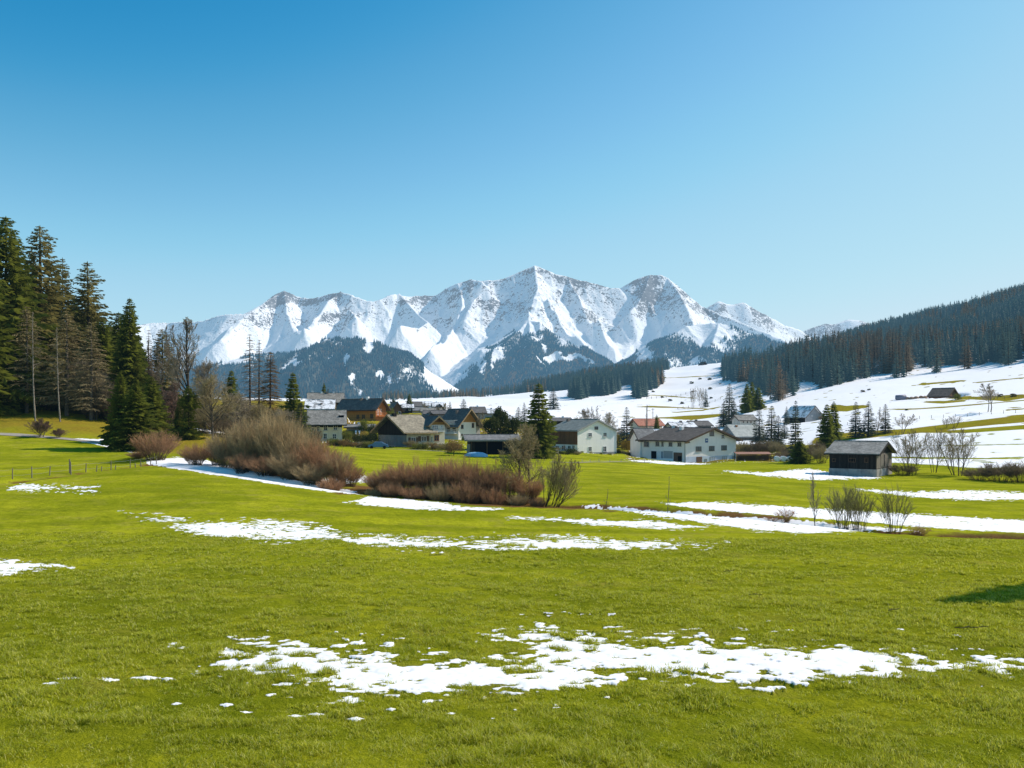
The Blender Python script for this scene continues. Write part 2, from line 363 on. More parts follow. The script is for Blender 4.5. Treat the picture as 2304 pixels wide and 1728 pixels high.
def build_ground():
    inner = np.linspace(-60, 2364, 1180)
    outer_l = np.linspace(-1500, -62, 90); outer_r = np.linspace(2366, 3900, 90)
    gx = np.concatenate([outer_l, inner, outer_r])
    gl = np.concatenate([np.linspace(math.log(6), math.log(11), 60)[:-1], np.linspace(math.log(11), math.log(60), 520)[:-1], np.linspace(math.log(60), math.log(300), 330)[:-1], np.linspace(math.log(300), math.log(1700), 200)])
    ys = np.exp(gl); PX, Y = np.meshgrid(gx, ys); X = (PX-CX)/F*Y
    Z = H(X, Y)
    S, dry, dirt, px, row = ground_fields(X, Y, Z)
    th = np.where(Y < 130, 0.022*np.clip(S*.7, 0, 1)+0.006*np.clip(S*8, 0, 1)+0.012*np.clip(S*2, 0, 1)*fbm(X/.40, Y/.30, 3, 91), 0.1*np.clip(S, 0, 1))
    tuft = 0.035*fbm(X/.5, Y/.5, 3, 93)+0.05*fbm(X/1.7, Y/1.7, 2, 95)
    Z = Z+th+np.where(S < 0, tuft, 0)*np.clip((90-Y)/40, 0, 1)*(1-np.clip(S*8+1, 0, 1))
    me = np_mesh('meadow', np.stack([X, Y, Z], -1).reshape(-1, 3), grid_faces(len(ys), len(gx)), smooth=True, mat=mat_ground(),
                 attrs={'snow': S, 'dry': dry, 'dirt': dirt})
    tag(obj('meadow', me), 'green meadow with melting snow patches rising to snowy slopes', 'ground', kind='structure')
    # ground around and behind the viewpoint
    g2x = np.linspace(-260, 260, 60); g2y = np.linspace(-250, 6, 40); X2, Y2 = np.meshgrid(g2x, g2y)
    x6 = X2; Z2 = np.where(Y2 > 5.9, H(x6, np.full_like(X2, 6.0)), -4.6+0.3*fbm(X2/30, Y2/30, 2, 5))-0.003
    me = np_mesh('near_meadow', np.stack([X2, Y2, Z2], -1).reshape(-1, 3), grid_faces(40, 60), smooth=True, mat=me.materials[0],
                 attrs={'snow': np.full(X2.size, -1.0), 'dry': np.zeros(X2.size), 'dirt': np.zeros(X2.size)})
    tag(obj('near_meadow', me), 'grass ground around the viewpoint', 'ground', kind='structure')
    # valley floor that runs on behind the crests to the mountains
    vx = np.linspace(-9000, 9000, 90); vy = np.linspace(1500, 12000, 60); X3, Y3 = np.meshgrid(vx, vy)
    Z3 = -70+15*fbm(X3/900, Y3/900, 3, 8)
    s = N('valley_snow'); f = s.rng(s.noise(0.004, 5, .6, s.pos()), .45, .55)
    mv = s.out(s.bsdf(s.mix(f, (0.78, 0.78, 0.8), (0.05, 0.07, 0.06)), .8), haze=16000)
    me = np_mesh('valley_floor', np.stack([X3, Y3, Z3], -1).reshape(-1, 3), grid_faces(60, 90), smooth=True, mat=mv)
    tag(obj('valley_floor', me), 'snowy valley floor between the near hills and the mountains', 'ground', kind='structure')

# ------------------------------------------------------------------ mountains
def mp(px, row, D): return ((px-CX)/F*D, D, (HR-row)/F*D)
def seg_height(X, Y, ridges):
    h = np.full(X.shape, -500.0)
    for pts, k, kp in ridges:
        for a, b in zip(pts[:-1], pts[1:]):
            a = mp(*a); b = mp(*b); dx, dy = b[0]-a[0], b[1]-a[1]; L = dx*dx+dy*dy+1e-6
            t = np.clip(((X-a[0])*dx+(Y-a[1])*dy)/L, 0, 1)
            d = np.hypot(X-a[0]-t*dx, Y-a[1]-t*dy); zr = a[2]+(b[2]-a[2])*t
            h = np.maximum(h, zr-1.62*k*d/(1+d/1500.0)-.13*d if kp == 0 else zr-k*d)
    return h
SKY = [(150,738),(250,735),(333,728),(380,726),(458,722),(490,712),(520,707),(549,705),(568,696),(595,676),(622,659),(640,652),(655,658),(677,668),(719,667),(742,660),(766,655),(792,662),(838,682),(860,672),(885,662),(908,661),(937,663),(958,664),(984,663),(1010,648),(1036,636),(1062,628),(1085,631),(1110,630),(1140,624),(1160,615),(1180,605),(1203,597),(1225,605),(1250,616),(1280,622),(1312,631),(1345,640),(1375,650),(1395,648),(1427,628),(1445,621),(1463,616),(1485,617),(1500,622),(1518,638),(1536,651),(1556,670),(1578,688)]
RIDGES = [
 ([(a, b, 8000+250*math.sin(a*.021)) for a, b in SKY if a <= 1085], .66, 0),
 ([(a, b, 8000) for a, b in SKY if 1085 <= a <= 1395], .68, 0),
 ([(a, b, 8100) for a, b in SKY if a >= 1395]+[(1640,712,7900),(1720,745,7700),(1780,770,7500)], .68, 0),
 ([(1540,706,9300),(1575,695,9300),(1600,684,9300),(1614,675,9300),(1635,681,9300),(1651,682,9300),(1672,678,9300),(1692,688,9300),(1729,709,9300),(1765,728,9300),(1802,743,9300),(1830,760,9300)], .62, 0),
 ([(1780,760,11000),(1802,745,11000),(1830,737,11000),(1854,729,11000),(1880,728,11000),(1911,717,11000),(1935,719,11000),(1953,726,11000),(2010,745,11000),(2080,770,11000)], .55, 0),
 # spurs coming towards the valley
 ([(640,652,8000),(648,690,7700),(661,709,7400),(680,735,7000)], .62, 0),
 ([(622,659,8000),(580,692,7600),(530,728,7200),(500,750,6900)], .60, 0),
 ([(766,655,8000),(742,672,7700),(722,695,7400),(700,722,7100),(684,748,6800)], .66, 0),
 ([(766,655,8000),(790,700,7600),(800,722,7200)], .70, 0),
 ([(908,661,8000),(935,690,7600),(960,706,7300),(925,726,7000),(900,742,6700)], .66, 0),
 ([(1036,636,8000),(1040,680,7600),(1022,725,7200),(1000,760,6700),(968,785,6300)], .64, 0),
 ([(1110,630,8000),(1070,668,7600),(1048,705,7200)], .7, 0),
 ([(1203,597,8000),(1211,630,7650),(1217,656,7350),(1206,690,6950),(1187,712,6500)], .64, 0),
 ([(1217,656,7350),(1245,700,7000),(1275,740,6700),(1330,780,6400)], .66, 0),
 ([(1280,622,8000),(1300,665,7600),(1330,715,7200),(1370,760,6800)], .70, 0),
 ([(1463,616,8100),(1450,660,7800),(1420,700,7500)], .72, 0),
 ([(1500,622,8100),(1525,652,7700),(1543,685,7300),(1556,714,6900),(1570,724,6500)], .64, 0),
]
WOODED = [
 ([(300,842,5200),(400,830,5200),(486,806,5200),(540,792,5300),(592,784,5500),(654,782,5700),(720,768,5800)], .56, 1),
 ([(486,866,4600),(537,838,4650),(613,803,4700),(660,783,4750),(709,766,4800),(757,752,4800),(805,747,4800),(847,755,4800),(881,784,4800),(922,802,4800),(945,820,4800),(970,843,4750),(1011,882,4700)], .66, 1),
 ([(805,748,4800),(795,793,4500),(778,840,4200)], .66, 1),
 ([(709,766,4800),(690,810,4450),(670,850,4200)], .66, 1),
 ([(881,784,4800),(890,830,4400),(900,870,4200)], .68, 1),
 ([(1187,712,6500),(1215,728,6350),(1238,740,6250),(1268,756,6100),(1298,773,6000),(1340,794,5800),(1383,820,5600),(1420,850,5400)], .66, 1),
 ([(1187,712,6500),(1150,745,6200),(1115,785,5900),(1085,820,5600),(1060,858,5300)], .66, 1),
 ([(1187,712,6500),(1190,760,6000),(1195,810,5500)], .66, 1),
 ([(1476,826,5500),(1490,784,5700),(1508,752,5900),(1535,733,6000),(1570,724,6100),(1610,727,6050),(1655,734,6000),(1690,744,5950),(1723,758,5900),(1778,780,5800),(1850,815,5600)], .64, 1),
 ([(1610,727,6050),(1600,770,5600),(1590,815,5200)], .64, 1),
]
def mat_mountain():
    s = N('mountain_rock_and_snow'); P = s.pos()
    snow, forest = s.attr('snowy'), s.attr('forest')
    nb = s.noise(0.012, 6, .68, P); nf = s.noise(0.05, 4, .7, P); nv = s.noise(0.03, 4, .6, s.mapv(P, (1, 1, .25)))
    rock = s.mix(s.rng(nb, .35, .65), (0.070, 0.078, 0.095), (0.17, 0.18, 0.195))
    v = s.math('ADD', snow, s.math('ADD', s.math('MULTIPLY', s.math('SUBTRACT', nb, .5), 2.2), s.math('MULTIPLY', s.math('SUBTRACT', nf, .5), 4.6)))
    c = s.mix(s.rng(v, -.06, .06), rock, (0.93, 0.94, 0.95))
    fc = s.mix(s.rng(nf, .35, .65), (0.035, 0.060, 0.066), (0.065, 0.10, 0.105))
    fv = s.math('ADD', forest, s.math('ADD', s.math('MULTIPLY', s.math('SUBTRACT', nv, .5), .9), s.math('MULTIPLY', s.math('SUBTRACT', nf, .5), .8)))
    c = s.mix(s.rng(fv, .30, .55), c, fc)
    b = s.bump(s.math('ADD', nb, s.math('MULTIPLY', nf, .5)), .55, 26.0)
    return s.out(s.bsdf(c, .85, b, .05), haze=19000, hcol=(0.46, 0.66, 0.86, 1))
MTN = {}
def build_mountains():
    px = np.linspace(120, 2150, 1270); ys = np.linspace(3900, 8600, 400)
    ys = np.concatenate([ys, np.linspace(8640, 11600, 90)])
    PX, Y = np.meshgrid(px, ys); X = (PX-CX)/F*Y
    wx = 150*fbm(X/900, Y/900, 3, 101); wy = 150*fbm(X/900+9, Y/900, 3, 102)
    hm = seg_height(X+wx*.25, Y+wy*.0, RIDGES)
    hmx = seg_height(X, Y, RIDGES)
    hm = hmx+np.clip((hm-hmx), -60, 60)*.6
    hw = seg_height(X+wx*.2, Y, WOODED)
    rd = ridged(X/900, Y/1250, 5, 111, .45); fine = ridged(X/150, Y/240, 4, 131, .5)
    amp = np.clip((hm-150)/700, 0.1, 1)
    sk = np.interp(PX, [a for a, b in SKY]+[1700, 1900, 2150], [b for a, b in SKY]+[745, 745, 760])
    skz = (HR-np.interp(PX, [a for a, b in SKY]+[1700, 1900, 2150], [b for a, b in SKY]+[745, 745, 760]))/F*8000
    hold = np.clip((skz-hm)/420+0.10, .1, 1)
    hm2 = hm + hold*amp*(115*(rd-.48)+80*(ridged(X/400, Y/560, 4, 113, .5)-.45)+34*(fine-.5)) + 12*(fine-.5)
    # hold the skyline down to the drawn profile with only small teeth above it
    lim = (HR-(sk-3-2.5*fine))/F*Y
    hm2 = np.where((Y < 8400) & (PX < 1590), np.minimum(hm2, lim), hm2)
    hw2 = hw + 70*(ridged(X/420, Y/700, 4, 151)-.5)+12*(fine-.5)
    Z = np.maximum(np.maximum(hm2, hw2), -90)
    d = 14*np.log1p(np.exp(-np.abs(hm2-hw2)/14.0)); Z = Z+d*.4
    # slope
    gy = np.gradient(Z, axis=0)/np.gradient(Y, axis=0); dXp = np.gradient(X, axis=1); gx = np.gradient(Z, axis=1)/dXp
    u = (PX-CX)/F; gy = gy-gx*u
    nz = 1/np.sqrt(1+gx*gx+gy*gy)
    steep = np.clip((0.72-nz)/0.20, -1, 1.5)
    alt = np.clip((Z-550)/600, 0, 1)
    rockn = fbm(X/350, Y/350, 4, 171)
    crest = np.exp(-np.clip(skz-hm, 0, 3000)/170.0)
    strk = ridged(X/70, Y/420, 4, 173, .6)-.5; blot = fbm(X/210, Z/150, 4, 175, .6); fineb = fbm(X/45, Z/38, 3, 177, .6)
    snowy = 1.10-.42*alt-np.clip(steep+.25, 0, 1.6)*0.44*(.4+.6*alt)-alt*np.clip(blot*1.4+.14*crest+.16, 0, .70)*1.15-.30*alt*np.clip(fineb+.25, 0, 1)-.35*alt*np.clip(strk, -.3, 1)
    wooded = (hw2 > hm2-12)
    forest = np.where(wooded, 0.60, -0.6)+0.60*fbm(X/230, Y/420, 4, 181)-.16*np.clip(fbm(X/60, Y/500, 3, 183), 0, 1)*2*wooded
    forest = forest+np.where(~wooded, np.clip((430-Z)/200, -1, 1)*0.55, 0)
    tl = np.interp(PX, [300, 700, 1000, 1187, 1300, 1500, 1600, 1800], [420, 520, 520, 640, 520, 560, 600, 560])
    forest = forest-np.clip((Z-tl)/180, -0.3, 1.0)*0.62
    rowv = HR-F*Z/Y; wn1 = fbm(X/90, Y/160, 3, 201); wn2 = fbm(X/80, Y/150, 3, 202)
    def clear(cx, cy, rx, ry, amt=1.3, tilt=0.0):
        cx = cx+rx*.5*wn1; cy = cy+ry*.7*wn2
        q = ((PX-cx)/rx)**2+((rowv-cy-(PX-cx)*tilt)/ry)**2
        return amt*np.clip(1.5-q, 0, 1)*(Y > 4000)*np.clip(.8+1.2*fbm(X/40, Y/70, 2, 203), .1, 1.5)
    fn = fbm(X/120, Y/120, 3, 191)
    for c in [(825,775,12,22,1.1,1.2),(850,815,16,20,1.2,1.4),(885,855,14,12,1.2,.9),(800,850,14,26,1.0,.9),(780,815,9,30,.8,.3),(672,818,17,6,.9,-.05),(708,780,16,3,.9,-.25),(1255,806,40,11,1.8,-.1),(1225,770,10,16,.8,.8),(985,862,26,10,1.2,.5),(1115,800,12,20,.8,-1.0),(1085,830,10,22,.9,-.8),(1310,805,22,4,1.3,.5),(1180,742,10,10,.7,0),(1600,765,12,5,.6,.2),(520,815,50,6,1.2,-.22),(745,800,7,16,.6,0),(560,845,30,8,.7,-.3)]:
        forest = forest-clear(*c)*np.clip(.75+fn, 0, 1.4)
    leftline = 1050+(860-rowv)*.86
    forest = forest-1.05*wooded*np.clip((leftline-PX+12*wn1)/26, 0, 1)*(PX > 955)*(rowv > 725)*np.clip((PX-(880+(rowv-780)*1.25))/20, 0, 1)
    forest = forest-clear(1432, 806, 34, 40, .8)-clear(1390, 770, 40, 14, .3, .5)
    # the pale dotted right hill carries snow between its trees
    pale = np.exp(-((PX-1575)/95)**2)*np.exp(-((rowv-768)/45)**2)*wooded
    forest = forest-pale*.46-.42*wooded*np.exp(-((PX-1185)/75)**2)*np.clip((800-rowv)/60, 0, 1)
    me = np_mesh('mountain_range', np.stack([X, Y, Z], -1).reshape(-1, 3), grid_faces(len(ys), len(px)), smooth=True, mat=mat_mountain(),
                 attrs={'snowy': snowy, 'forest': forest})
    tag(obj('mountain_range', me), 'snow covered mountain range behind the village', 'mountains', kind='structure')
    # the wood on its lower slopes: tens of thousands of distant firs, one mass
    ok = (Y < 7000) & (PX > 300) & (PX < 2000) & (rowv < 905) & (rowv > 640)
    dens = np.clip((forest+0.25*fn-0.12)/0.5, 0, 1)*ok
    area = np.abs(dXp)*np.gradient(Y, axis=0)
    w = (dens*area).ravel(); w /= w.sum(); n = 56000
    idx = rng.choice(w.size, n, p=w)
    bx = X.ravel()[idx]+rng.uniform(-3, 3, n); by = Y.ravel()[idx]+rng.uniform(-6, 6, n); bz = Z.ravel()[idx]-2
    Hh = rng.uniform(13, 27, n); Rr = Hh*rng.uniform(.17, .27, n)
    k = 5; V = np.zeros((n, k+1, 3)); an = rng.uniform(0, 6.28, n)
    for i in range(k):
        V[:, i, 0] = bx+Rr*np.cos(an+i*2*math.pi/k); V[:, i, 1] = by+Rr*np.sin(an+i*2*math.pi/k); V[:, i, 2] = bz+1
    V[:, k, 0] = bx; V[:, k, 1] = by; V[:, k, 2] = bz+Hh
    b = np.arange(n)[:, None]*(k+1)
    T = np.stack([np.stack([b[:, 0]+i, b[:, 0]+(i+1) % k, b[:, 0]+k], 1) for i in range(k)], 1).reshape(-1, 3)
    s = N('distant_fir'); nn = s.noise(0.02, 3, .7, s.pos())
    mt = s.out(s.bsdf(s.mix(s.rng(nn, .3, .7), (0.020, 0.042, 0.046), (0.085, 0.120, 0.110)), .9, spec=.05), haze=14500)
    me = np_mesh('mountain_forest', V.reshape(-1, 3), T=T, mat=mt)
    tag(obj('mountain_forest', me), 'dark blue green fir forest covering the lower mountain slopes', 'forest', kind='stuff')
# ------------------------------------------------------------------ vegetation prototypes
def mat_needles(name, dark, light, haze=16000, tr=.36):
    s = N(name); P = s.pos(); h = s.attr('h')
    n = s.noise(.9, 3, .6, P); n2 = s.noise(7, 3, .7, P)
    c = s.mix(s.rng(s.math('ADD', s.math('MULTIPLY', n, .5), s.math('MULTIPLY', n2, .5)), .38, .62), dark, light)
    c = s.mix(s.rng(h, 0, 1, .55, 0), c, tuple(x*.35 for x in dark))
    c = s.mix(s.math('MULTIPLY', s.attr('v'), .6), c, light)
    oi = s.node('ShaderNodeObjectInfo').outputs['Random']
    c = s.mix(s.math('MULTIPLY', oi, .3), c, tuple(x*.55 for x in light))
    return s.out(s.transl(s.bsdf(c, .75, None, .12), light, tr), haze=haze)
def mat_twig(name, base, tip, haze=16000):
    s = N(name); P = s.pos(); h = s.attr('h'); n = s.noise(3, 3, .6, P)
    c = s.mix(h, base, tip); c = s.mix(s.rng(s.node('ShaderNodeObjectInfo').outputs['Random'], 0, 1, 0, .28), c, tuple(x*.55 for x in (base[0]*1.2, base[1]*1.2, base[2]*1.4))); c = s.mix(s.rng(h, .22, .0, 0, .4), c, tuple(x*.25 for x in base)); c = s.mix(s.rng(n, .35, .7, 0, .35), c, tuple(x*.5 for x in base))  # low h darkened to paint the shade inside the bush
    return s.out(s.transl(s.bsdf(c, .85, None, .1), c, .22), haze=haze)
def mat_bark(name, a, b, haze=16000):
    s = N(name); P = s.objco(); n = s.noise(6, 4, .7, s.mapv(P, (2, 2, .5)))
    return s.out(s.bsdf(s.mix(s.rng(n, .35, .65), a, b), .9, s.bump(n, .6, .03), .1), haze=haze)
M = {}
def veg_mats():
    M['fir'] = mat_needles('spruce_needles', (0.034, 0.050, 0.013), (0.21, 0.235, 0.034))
    M['fir2'] = mat_needles('brown_green_needles', (0.075, 0.076, 0.028), (0.27, 0.235, 0.075))
    M['firblue'] = mat_needles('cold_green_needles', (0.020, 0.046, 0.044), (0.100, 0.145, 0.098), haze=5500)
    M['firgrey'] = mat_needles('grey_green_needles', (0.040, 0.050, 0.032), (0.12, 0.13, 0.075), haze=9000)
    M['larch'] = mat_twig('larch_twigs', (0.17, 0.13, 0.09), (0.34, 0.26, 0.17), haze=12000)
    M['orange'] = mat_twig('orange_larch_twigs', (0.10, 0.06, 0.028), (0.27, 0.155, 0.05))
    M['greytwig'] = mat_twig('grey_twigs', (0.21, 0.175, 0.125), (0.44, 0.36, 0.245))
    M['olivetwig'] = mat_twig('olive_twigs', (0.22, 0.18, 0.095), (0.48, 0.38, 0.19))
    M['pinktwig'] = mat_twig('pinkish_twigs', (0.13, 0.085, 0.06), (0.28, 0.18, 0.13))
    M['redtwig'] = mat_twig('red_brown_willow_twigs', (0.27, 0.175, 0.095), (0.64, 0.34, 0.175))
    M['tantwig'] = mat_twig('tan_willow_twigs', (0.29, 0.225, 0.12), (0.66, 0.46, 0.235))
    M['greentwig'] = mat_twig('green_brown_stems', (0.13, 0.12, 0.055), (0.36, 0.33, 0.14))
    M['darktwig'] = mat_twig('dark_brown_twigs', (0.12, 0.09, 0.058), (0.34, 0.25, 0.15))
    M['goldleaf'] = mat_needles('golden_hedge_leaves', (0.14, 0.09, 0.012), (0.36, 0.25, 0.035))
    M['greenleaf'] = mat_needles('dark_hedge_leaves', (0.020, 0.034, 0.010), (0.080, 0.095, 0.022))
    M['palegreenleaf'] = mat_needles('yellow_green_leaves', (0.090, 0.105, 0.016), (0.24, 0.25, 0.045))
    M['russetleaf'] = mat_needles('russet_leaves', (0.13, 0.085, 0.030), (0.32, 0.20, 0.075))
    M['bark'] = mat_bark('grey_brown_bark', (0.070, 0.058, 0.045), (0.17, 0.145, 0.115))
    M['darkbark'] = mat_bark('dark_bark', (0.030, 0.024, 0.018), (0.085, 0.068, 0.050))
    M['birch'] = mat_bark('pale_bark', (0.12, 0.10, 0.08), (0.34, 0.30, 0.25))

def spruce_meshes(seed, Ht, Rd, whorls, per, sprays, low=.06, sparse=0.0, droop=.35, spray=1.0, mat='fir', bark='darkbark', power=.85, columnar=0):
    """trunk and crown of a conifer: whorls of drooping branches, every branch dressed with many small needle sprays"""
    rd = random.Random(seed); C = MB(); T = MB()
    lean = (rd.uniform(-.01, .01)*Ht, rd.uniform(-.01, .01)*Ht)
    T.tube([(0, 0, -.8), (0, 0, Ht*.02), (lean[0]*.5, lean[1]*.5, Ht*.5), (lean[0], lean[1], Ht*.985)], [Ht*.017, Ht*.014, Ht*.008, Ht*.0015], 7)
    az0 = 0
    for wv in range(whorls):
        t = low+(1-low)*(wv+rd.uniform(-.3, .3))/whorls; t = min(max(t, low), .992)
        z0 = t*Ht; r0 = Rd*((1-t)**power)*(1.0 if t > low+.1 else .72+.28*(t-low)/.1)
        if columnar: r0 = Rd*min(1, ((1-t)*2.6))**.8*(.75+.25*math.sin(t*9+seed))
        r0 *= rd.uniform(.82, 1.1)
        az0 += 2.4
        for b in range(per):
            if rd.random() < sparse: continue
            az = az0+b*2*math.pi/per+rd.uniform(-.35, .35); L = r0*rd.uniform(.6, 1.12)+.12
            if rd.random() < .06: L *= 1.25
            dx, dy = math.cos(az), math.sin(az); up = .28*(t-.35) if t > .35 else -.1
            dr = droop*(1.15-t)
            def P(s):
                return (lean[0]*t+dx*L*s, lean[1]*t+dy*L*s, z0+L*(up*s-dr*s*s*1.0+.16*s**4))
            n = max(2, int(sprays*(.35+.65*L/Rd)+.5))
            C.ribbon([P(0), P(.5), P(1)], [.05*spray, .05*spray, .02], [0, .2, .6], side=np.array([0, 0, 1.0]))
            for k in range(n):
                s = .15+.85*(k+rd.random()*.8)/n; s = min(s, 1)
                p = P(s); w = (L*.34*(1-s*.55)+.12)*spray*rd.uniform(.7, 1.25)
                hv = .25+.75*s
                for sd in (-1, 1):
                    a2 = az+sd*rd.uniform(.55, 1.15); ex, ey = math.cos(a2), math.sin(a2)
                    dz = -w*rd.uniform(.15, .75)
                    q = (p[0]+ex*w, p[1]+ey*w, p[2]+dz)
                    m1 = (p[0]+ex*w*.5+dx*w*.16, p[1]+ey*w*.5+dy*w*.16, p[2]+dz*.35+.05*w)
                    m2 = (p[0]+ex*w*.5-dx*w*.16, p[1]+ey*w*.5-dy*w*.16, p[2]+dz*.65-.14*w)
                    C.add([p, m1, q, m2], [(0, 1, 2, 3)], [hv*.5, hv, 1, hv*.6])
                if rd.random() < .6:
                    q = (p[0]+dx*w*.2, p[1]+dy*w*.2, p[2]-w*rd.uniform(.5, .9))
                    C.add([p, (p[0]+dy*w*.16, p[1]-dx*w*.16, p[2]-w*.35), q, (p[0]-dy*w*.16, p[1]+dx*w*.16, p[2]-w*.35)], [(0, 1, 2, 3)], [hv*.4, hv*.6, hv, hv*.6])
    top = Ht*1.0
    for k in range(5):
        a = rd.random()*6.28; C.add([(lean[0], lean[1], top*.965), (lean[0]+.1*math.cos(a), lean[1]+.1*math.sin(a), top*.985), (lean[0], lean[1], top*1.005), (lean[0]-.1*math.cos(a), lean[1]-.1*math.sin(a), top*.98)], [(0, 1, 2, 3)], [1]*4)
    return {'trunk': T.mesh('trunk', M[bark], True), 'crown': C.mesh('crown', M[mat])}

def bare_meshes(seed, Ht, spread, tr, first=.25, nb=(12, 7, 5, 3), style='round', tw=.022, mat='greytwig', bark='bark', forks=1, lean=0.0):
    """leafless tree: trunk and limbs, and a crown of fine branches"""
    rd = random.Random(seed); T = MB(); C = MB()
    def path(p, d, L, n, jit, trop):
        pts = [np.array(p, float)]; d = np.array(d, float); d /= np.linalg.norm(d)
        for i in range(n):
            d = d+np.array([rd.gauss(0, jit), rd.gauss(0, jit), rd.gauss(0, jit)+trop]); d /= np.linalg.norm(d)
            pts.append(pts[-1]+d*L/n)
        return pts
    def at(pts, s):
        f = s*(len(pts)-1); i = min(int(f), len(pts)-2); return pts[i]+(pts[i+1]-pts[i])*(f-i), (pts[i+1]-pts[i])
    def child(pts, s, ang):
        p, d = at(pts, s); d = d/np.linalg.norm(d)
        a = np.array([rd.gauss(0, 1) for _ in range(3)]); u = np.cross(d, a); u /= np.linalg.norm(u)+1e-9
        return p, d*math.cos(ang)+u*math.sin(ang)
    def grow(p, d, L, r, lv):
        seg = [5, 5, 4, 3, 2][lv]; trop = {'up': .10, 'round': .05, 'flat': .0, 'weep': -.03}[style]*(1 if lv else 0)
        pts = path(p, d, L, seg, [.05, .12, .16, .2, .25][lv], trop)
        rr = [r*(1-.75*i/seg) for i in range(seg+1)]
        hv = [min(1, (lv-1)*.3+.3*i/seg) if lv > 0 else 0 for i in range(seg+1)]
        if lv <= 1: T.tube(pts, rr, 6 if lv == 0 else 4)
        elif lv == 2: C.tube(pts, [max(x, tw*.6) for x in rr], 3, hv)
        else: C.ribbon(pts, [tw*(1.25-.75*i/seg) for i in range(seg+1)], hv)
        if lv >= len(nb): return
        n = nb[lv]
        for k in range(n):
            s = (first if lv == 0 else .25)+(1-(first if lv == 0 else .25))*(k+rd.random()*.8)/n; s = min(s, .98)
            ang = {'up': .55, 'round': .85, 'flat': 1.2, 'weep': 1.1}[style]*rd.uniform(.7, 1.25)*(1-.35*s if lv == 0 else 1)
            q, e = child(pts, s, ang)
            if lv == 0:
                Lc = spread*rd.uniform(.75, 1.1)*((1.05-s)**.45 if style == 'round' else (1.08-s)**.8)
            else: Lc = L*rd.uniform(.38, .62)*(1.15-.6*s)
            grow(q, e, Lc, max(rr[min(int(s*seg), seg)]*.55, tw*.5), lv+1)
    for f in range(forks):
        if forks == 1: grow((0, 0, -.4), (lean, 0, 1), Ht, tr, 0)
        else:
            a = f*2*math.pi/forks+rd.random(); o = rd.uniform(.03, .12) if forks < 4 else rd.uniform(.12, .34)
            grow((.18*math.cos(a)*forks**.5, .18*math.sin(a)*forks**.5, -.3), (o*math.cos(a)+lean, o*math.sin(a), 1), Ht*rd.uniform(.75, 1.02), tr*rd.uniform(.6, 1), 0)
    return {'trunk': T.mesh('trunk', M[bark], True), 'crown': C.mesh('crown', M[mat])}

def larch_meshes(seed, Ht, Rd, mat='larch', whorls=46, per=5, tw=.03, bark='darkbark', low=.12):
    rd = random.Random(seed); C = MB(); T = MB()
    T.tube([(0, 0, -.6), (rd.uniform(-.1, .1), 0, Ht*.5), (0, 0, Ht)], [Ht*.012, Ht*.008, .03], 6)
    for wv in range(whorls):
        t = low+(1-low)*(wv+rd.random())/whorls; z0 = t*Ht; r0 = Rd*(1-t)**.7*rd.uniform(.6, 1.1)
        for b in range(per):
            az = rd.random()*6.28; L = r0*rd.uniform(.6, 1.1)+.15; dx, dy = math.cos(az), math.sin(az)
            pp = [(dx*L*s, dy*L*s, z0+L*(.12*s-.28*s*s+rd.uniform(-.03, .03))) for s in (0, .33, .66, 1)]
            C.tube(pp, [.035, .025, .018, .01], 3, [0, .2, .4, .6])
            for k in range(int(4+9*L/Rd)):
                s = rd.uniform(.2, 1); p = np.array([dx*L*s, dy*L*s, z0+L*(.12*s-.28*s*s)])
                a2 = az+rd.choice((-1, 1))*rd.uniform(.4, 1.2); w = L*.22+.2
                C.ribbon([p, p+np.array([math.cos(a2)*w*.5, math.sin(a2)*w*.5, -.05*w]), p+np.array([math.cos(a2)*w, math.sin(a2)*w, -w*rd.uniform(.2, .6)])], [tw, tw, tw*.5], [.4, .7, 1])
    return {'trunk': T.mesh('trunk', M[bark], True), 'crown': C.mesh('crown', M[mat])}

def bush_meshes(seed, Ht, Rd, stems=150, twigs=20, tw=.028, upright=.5, base=.35, mat='redtwig', bark='darktwig', twl=.22, stem_r=.022, tlow=.35):
    """many-stemmed leafless shrub: stems rising from a common stool and a brush of fine twigs"""
    rd = random.Random(seed); S = MB(); C = MB()
    for i in range(stems):
        a = rd.random()*6.28; q = math.sqrt(rd.random()); bx, by = Rd*base*q*math.cos(a), Rd*base*q*math.sin(a)
        phi = q*(1-upright)*1.25+rd.gauss(0, .13); a2 = a+rd.gauss(0, .35)
        dome = math.sqrt(max(.05, 1-(min(q, 1)*.75)**2)); L = Ht*dome*rd.uniform(.78, 1.06)
        ex, ey = math.cos(a2)*math.sin(phi), math.sin(a2)*math.sin(phi)
        reach = min(L*math.sin(phi), Rd*(1-base*q*.6))
        pts = []
        for k in range(6):
            s = k/5; pts.append(np.array([bx+math.cos(a2)*reach*(s**1.25), by+math.sin(a2)*reach*(s**1.25), L*s*(1-.12*s*q)-.15*(k == 0)])+np.array([rd.gauss(0, .03), rd.gauss(0, .03), 0])*k)
        S.tube(pts, [stem_r*(1-.8*k/5) for k in range(6)], 3, [.5*k/5 for k in range(6)])
        for t in range(twigs):
            s = rd.uniform(tlow, 1)**.8; f = s*5; j = min(int(f), 4); p = pts[j]+(pts[j+1]-pts[j])*(f-j); d = pts[j+1]-pts[j]; d = d/np.linalg.norm(d)
            e = d+np.array([rd.gauss(0, .55), rd.gauss(0, .55), rd.gauss(0, .3)+.12]); e /= np.linalg.norm(e); l = Ht*twl*rd.uniform(.5, 1.2)
            m = p+e*l*.5+np.array([rd.gauss(0, .03), rd.gauss(0, .03), .02]); C.ribbon([p, m, p+e*l+np.array([0, 0, .05])], [tw, tw*.85, tw*.4], [s*.5, s*.75, s])
    return {'stems': S.mesh('stems', M[bark], True), 'twigs': C.mesh('twigs', M[mat])}

